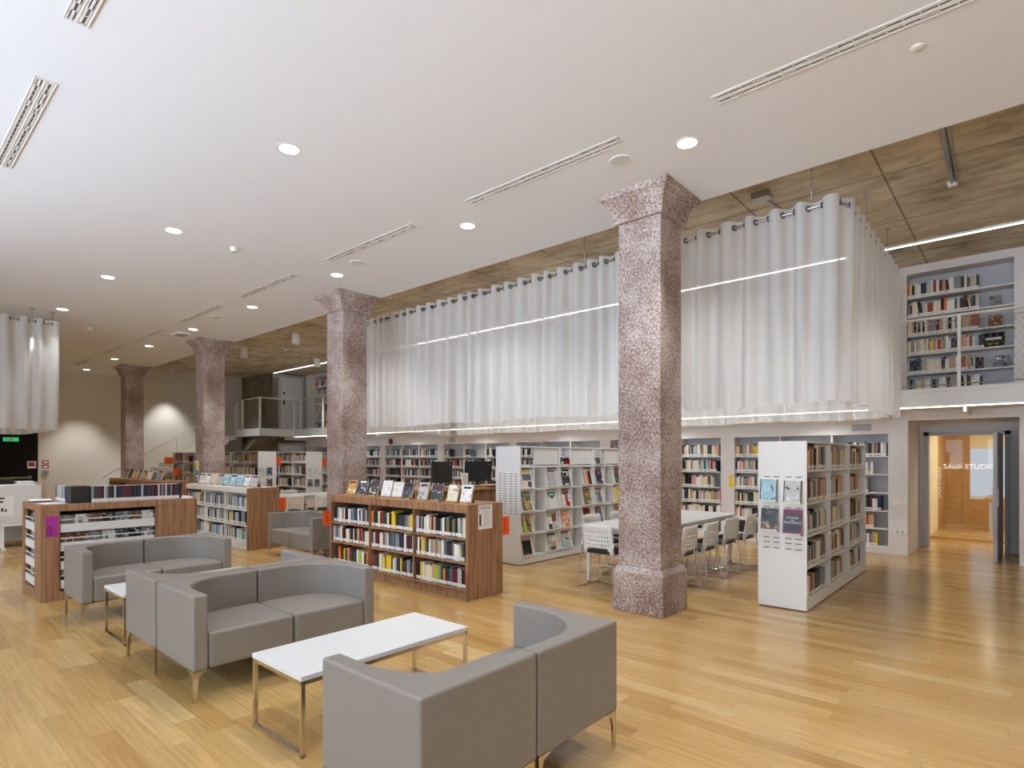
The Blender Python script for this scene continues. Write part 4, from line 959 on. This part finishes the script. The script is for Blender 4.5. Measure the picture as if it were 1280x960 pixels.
def table(x, y, hx, hy, lab):
    t = thing('meeting_table', lab, 'table', (x,y,0), 0, 'white meeting tables')
    MB().box((-hx,-hy,.712),(hx,hy,.74)).build('table_top', M['white_gloss'], t, bevel=.004)
    for sx in (-1,1):
        for sy in (-1,1):
            MB().lathe([(.022,.012),(.036,.712)],14,(sx*(hx-.06),sy*(hy-.10),0)).lathe([(.02,0),(.02,.012)],10,(sx*(hx-.06),sy*(hy-.10),0),1).build('leg', [M['white_steel'],M['black']], t)
    MB().box((-hx+.08,-hy+.08,.66),(hx-.08,-hy+.12,.712)).box((-hx+.08,hy-.12,.66),(hx-.08,hy-.08,.712)).box((-hx+.05,-hy+.1,.66),(-hx+.08,hy-.1,.712)).box((hx-.08,-hy+.1,.66),(hx-.05,hy-.1,.712)).build('apron', M['white_steel'], t)
    return t
table(-3.83,7.66,.47,1.45,'long white meeting table between the tall white cases, behind the near column')
# chair local back +y. rz=-pi/2 -> back faces +x ; rz=pi/2 -> back faces -x ; rz=pi -> back faces -y
ch0.location = (-3.92,6.22,0); ch0.rotation_euler = (0,0,PI); ch0['label'] = 'white perforated chair at the near end of the meeting table'
for i, y in enumerate((6.62,7.18,7.95,8.6)): dup(ch0, (-3.20+.03*(i%2),y,0), -PI/2+R.uniform(-.05,.05), 'white perforated chair on the right side of the meeting table, %s from the near column' % ordn[i])
for i, y in enumerate((7.0,7.72,8.4)): dup(ch0, (-4.45,y,0), PI/2+R.uniform(-.05,.05), 'white perforated chair on the left side of the meeting table, %s from the near end' % ordn[i])
table(-12.9,7.1,.47,1.3,'white table at the back, behind the sofa beside the walnut bookcase')
dup(ch0,(-12.05,6.33,0),-PI/2+.03,'white perforated chair with its back to us at the rear table, left one'); dup(ch0,(-12.03,7.05,0),-PI/2-.12,'white perforated chair with its back to us at the rear table, right one'); dup(ch0,(-13.72,7.3,0),PI/2,'white perforated chair on the far side of the rear table')
# computer counter
k = thing('computer_counter', 'walnut counter with two screens behind the front walnut bookcase', 'counter', (-7.3,7.45,0))
MB().box((-.75,-1.35,1.04),(.1,1.35,1.08)).build('counter_top', M['oak'], k, bevel=.003); MB().box((-.02,-1.3,.62),(.0,1.3,1.04)).build('front_panel', M['wood'], k)
for y in (-1.33,1.29): MB().box((-.72,y,0),(.06,y+.04,1.04)).build('side_panel', M['wood'], k)
def monitor(x, y, rz, lab, w):
    m = thing('monitor', lab, 'monitor', (x,y,1.081), rz, 'black computer monitors')
    MB().box((-w/2,-.012,.10),(w/2,.02,.46)).build('screen', M['black'], m, bevel=.005); MB().box((-.03,.02,.03),(.03,.05,.30)).build('stand', M['black'], m)
    MB().box((-.11,-.05,0),(.11,.12,.014)).build('foot', M['black'], m); MB().lathe([(.012,-.002),(.012,.002)],12,(0,0,0)).build('logo', M['grey_plastic'], m, (w/2-.06,-.0125,.40), (PI/2,0,0))
    return m
monitor(-7.42,6.62,PI/2+.1,'black computer monitor on the counter, left one',.50); monitor(-7.42,7.50,PI/2,'black computer monitor on the counter, wider right one',.66)
tag(MB().box((-.012,-.07,0),(.012,.07,.26),0).box((.012,-.055,.03),(.013,.055,.23),1).build('leaflet_holder', [M['white_plastic'],M['pages']], None, (-7.28,7.02,1.081)), 'white leaflet holder standing between the two monitors', 'leaflet holder')
tag(MB().box((-.06,-.2,0),(.06,.2,.02)).build('keyboard', M['black'], None, (-7.24,7.75,1.081)), 'black keyboard on the counter before the right monitor', 'keyboard')
dup(ch0,(-6.72,7.78,0),-PI/2-.4,'white perforated chair at the computer counter')

# ------------------------------------------------------------------ reception desk at the far left
rd = thing('reception_desk', 'white reception desk at the far left under the curtain', 'desk', (-13.4,.76,0))
MB().box((0,-2.0,.45),(.03,1.51,1.115)).build('front_panel', M['white_gloss'], rd, bevel=.003); MB().box((-.75,-2.0,.72),(0,1.51,.75)).build('desk_top', M['white_gloss'], rd)
for y in (.97,-.8): 
    MB().box((-.05,y-.03,0),(-.01,y+.03,.72)).build('leg', M['white_steel'], rd); MB().box((-.7,y-.03,0),(.15,y+.03,.03)).build('foot', M['white_steel'], rd)
MB().box((-.74,-2.0,.06),(-.71,1.5,.72)).build('back_panel', M['white_gloss'], rd)
MB().box((-.04,-1.9,.40),(.02,1.45,.45)).build('rail', M['white_steel'], rd)
MB().box((-.70,1.52,.0),(-.66,1.70,1.15)).box((-.7,1.52,0),(-.3,1.56,1.12)).build('side_panel', M['beige'], rd)
nt = MB().box((0,-.3,-.17),(.002,.14,.17),0)
for k, (a, b_, z) in enumerate(((-.05,.02,.12),(-.2,-.02,.06),(-.05,.0,.06))): nt.box((.002,a,z),(.003,b_,z+.03),1)
for kk in range(7): nt.box((.002,-.25+.045*kk,-.10),(.003,-.222+.045*kk,-.10+(.07 if kk % 3 else .045)),1)
tag(nt.build('notice', [M['paper'],M['ink']], None, (-13.37,1.74,.76)), 'printed sheet stuck on the front of the reception desk', 'notice')
t = thing('printer', 'white and black office machine on the reception desk', 'printer', (-13.72,1.95,.751))
MB().box((-.22,-.28,0),(.2,.28,.38)).build('body', M['white_plastic'], t, bevel=.02); MB().box((-.2,-.26,.38),(.15,-.03,.47)).build('lid', M['black'], t, bevel=.01); MB().box((-.15,.0,.38),(.15,.25,.43)).build('tray', M['white_plastic'], t, bevel=.01)
# black exit doors in the end wall
f = MB(); f.box((XL,.4,0),(XL+.03,3.81,2.38)); d4 = struct(f.build('door_4', M['blackdoor']))
MB().box((XL+.03,2.13,.01),(XL+.05,3.73,2.08)).build('door_leaf', M['blackdoor'], d4); MB().box((XL+.03,.49,.01),(XL+.05,2.11,2.08)).build('door_leaf', M['blackdoor'], d4)
MB().tube([(XL+.10,2.26,1.0),(XL+.10,3.61,1.0)],.025).box((XL+.05,2.23,.96),(XL+.12,2.30,1.05)).box((XL+.05,3.57,.96),(XL+.12,3.64,1.05)).build('push_bar', M['brass'], d4)
MB().box((XL+.05,3.55,1.28),(XL+.053,3.76,1.50),0).box((XL+.053,3.58,1.34),(XL+.054,3.73,1.47),1).build('door_sign', [M['paper'],M['red']], d4)
es = thing('exit_sign', 'green lit emergency exit sign above the black doors', 'exit sign', (XL+.06,3.16,2.16))
MB().box((0,-.18,-.06),(.05,.18,.06)).build('housing', M['exit'], es)
pg = MB().box((.05,-.045,-.045),(.0515,.035,.045),0).box((.05,.075,-.02),(.0515,.13,.02),0).box((.05,-.14,-.035),(.0515,-.09,.035),0); pg.build('pictogram', M['white_gloss'], es)
for i, (z, lab) in enumerate(((1.47,'upper'),(1.33,'lower'))):
    tag(MB().box((0,-.08,-.06),(.004,.08,.06),0).box((.004,-.05,-.035),(.005,.05,.03),1).build('safety_sign', [M['red'],M['paper']], None, (XL,4.0,z)), lab+' red safety sign on the end wall beside the black doors', 'sign', 'red safety signs')
tag(MB().box((0,-.08,-.06),(.05,.08,.06)).lathe([(.03,.0),(.03,.02)],12,(.05,0,0)).build('alarm_point', M['grey_plastic'], None, (XL,4.0,1.16)), 'small grey alarm box under the red safety signs', 'alarm')
# wall fittings
def vent(x, z, w, h, lab):
    t = thing('wall_vent', lab, 'air vent', (x,YB,z), 0, 'wall vents'); MB().box((-w/2,-.008,-h/2),(w/2,0,h/2)).build('frame', M['panel_wall'], t)
    m = MB()
    for k in range(9): m.box((-w/2+.015,-.011,-h/2+.012+(h-.024)*k/9),(w/2-.015,-.007,-h/2+.012+(h-.024)*k/9+.012))
    m.build('slat', M['grey_plastic'], t)
vent(-12.34,2.13,.28,.17,'grey wall vent above the shelves, left of the magazine case'); vent(-2.09,2.12,.32,.14,'grey wall vent above the shelves near the doorway')
tag(MB().lathe([(.07,0),(.09,.02),(.09,.05),(.05,.06)],20).build('alarm_sounder', mat('dark_red_plastic',srgb(84,16,24),.4), None, (-15.19,YB,2.13), (PI/2,0,0)), 'dark red round alarm sounder above the wall shelves', 'alarm')
tag(MB().box((-.10,-.012,-.05),(.10,0,.05),0).build('switch_plate', M['white_plastic'], None, (-1.54,YB,.88)), 'white blank plate on the pier left of the doorway, upper one', 'wall plate')
t = thing('wall_socket', 'white socket plate on the pier left of the doorway, lower one', 'socket', (-1.54,YB,.39))
MB().box((-.09,-.012,-.04),(.09,0,.04)).build('plate', M['white_plastic'], t); MB().box((-.05,-.014,-.02),(-.02,-.011,.02)).box((.02,-.014,-.02),(.05,-.011,.02)).build('outlet', M['grey_plastic'], t)
tag(MB().box((-.06,-.12,0),(.02,-.116,.24)).build('blade_sign', M['yellow'], None, (-4.30,YB+.114,1.02)), 'yellow sign on the pier between the wall bookcases', 'sign')
tag(MB().box((-.06,-.01,0),(.06,0,.26)).build('blade_sign', M['yellow'], None, (-20.02,YB,4.02)), 'yellow sign beside the far mezzanine bookcase, upper', 'sign')

# ------------------------------------------------------------------ lights
def spot(x, y, z, e, col, ang=84, blend=.55, r=.08):
    l = bpy.data.lights.new('downlight','SPOT'); l.energy = e; l.color = col; l.spot_size = math.radians(ang); l.spot_blend = blend; l.shadow_soft_size = r  # serves the ceiling fixtures and also added spots without a fixture
    o = bpy.data.objects.new('downlight_or_added_spot', l); COL.objects.link(o); o.location = (x,y,z); return o
WARM = (.96,.98,1.0)
KS = 1.75
for x, y, _ in spots: spot(x,y,Z-.03,(60 if x == -13.4 else 300 if x < -21 else 150)*KS,WARM,70 if x < -21 else 84)
for x, y in ((-2.22,2.58),(.6,4.84),(.6,2.58),(3.4,4.84),(3.4,2.58),(-16.2,2.58),(-19,2.58)): spot(x,y,Z-.03,150*KS,WARM)
spot(-11.4,.9,Z-.03,190*KS,WARM,100)  # added spot without a fixture, brightens the reception front
for x in (-19.2,-1.8,3.4): spot(x,.3,Z-.03,(80 if x == -1.8 else 150)*KS,WARM)  # invented row of unseen spots, extra fill only
for x, y, _ in cans: spot(x,y,ZC-.28,(240 if x < -21 else 190)*KS,WARM,72 if x < -21 else 110)
for x in (-3.2,-6.2,-9.2): spot(x,8.4,ZC-.1,225*KS,WARM,118)  # added inside the curtained void to brighten table, shelves and curtains
for x in (-2.6,-5.4,-8.2,-11.0,-13.9,-16.7): spot(x,10.9,2.33,16*KS,WARM,150)  # added under the mezzanine, no fixtures, to lift the dim wall shelves
l = bpy.data.lights.new('study_fill','AREA'); l.energy = 60; l.color = (1,.94,.80); l.size = 1.2; o = bpy.data.objects.new('study_fill', l); COL.objects.link(o); o.location = (0,16,2.55)  # unseen area light, added to light the study room
l = bpy.data.lights.new('corridor_fill','AREA'); l.energy = 40; l.color = (1,.95,.86); l.size = .6; o = bpy.data.objects.new('corridor_fill', l); COL.objects.link(o); o.location = (-.7,13.6,2.55)  # unseen area light, added to whiten the lettering on the glass
wd = bpy.data.worlds.new('daylight'); bpy.context.scene.world = wd; wd.use_nodes = True
bg = wd.node_tree.nodes['Background']; bg.inputs[1].default_value = 1.0
wt = wd.node_tree; tc = wt.nodes.new('ShaderNodeTexCoord'); sx = wt.nodes.new('ShaderNodeSeparateXYZ'); rm = wt.nodes.new('ShaderNodeMapRange')
rm.inputs['From Min'].default_value = -.08; rm.inputs['From Max'].default_value = .08; mx_ = wt.nodes.new('ShaderNodeMix'); mx_.data_type = 'RGBA'
mx_.inputs[6].default_value = (17.5,20.8,25.5,1)      # glow from below, added to brighten the ceiling
mx_.inputs[7].default_value = (7.4,9.0,11.0,1)         # overcast sky
wt.links.new(tc.outputs['Generated'], sx.inputs[0]); wt.links.new(sx.outputs['Z'], rm.inputs['Value']); wt.links.new(rm.outputs['Result'], mx_.inputs[0]); wt.links.new(mx_.outputs[2], bg.inputs[0])

# ------------------------------------------------------------------ camera
cam = bpy.data.cameras.new('camera'); co = bpy.data.objects.new('camera', cam); COL.objects.link(co)
cam.sensor_width = 36; cam.lens = 36*727/1280; cam.shift_y = (572.5-480)/1280
co.location = (0,0,1.6); co.rotation_euler = (PI/2,0,math.radians(41.4))
cam.clip_end = 200
sc = bpy.context.scene; sc.camera = co
sc.view_settings.view_transform = 'Standard'; sc.view_settings.look = 'None'; sc.view_settings.gamma = 1; sc.view_settings.use_curve_mapping = False
sc.view_settings.exposure = -0.70
sc.cycles.max_bounces = 10; sc.cycles.diffuse_bounces = 6; sc.cycles.transparent_max_bounces = 12
sc.cycles.sample_clamp_indirect = 6
print('BOOKS', NB[0])
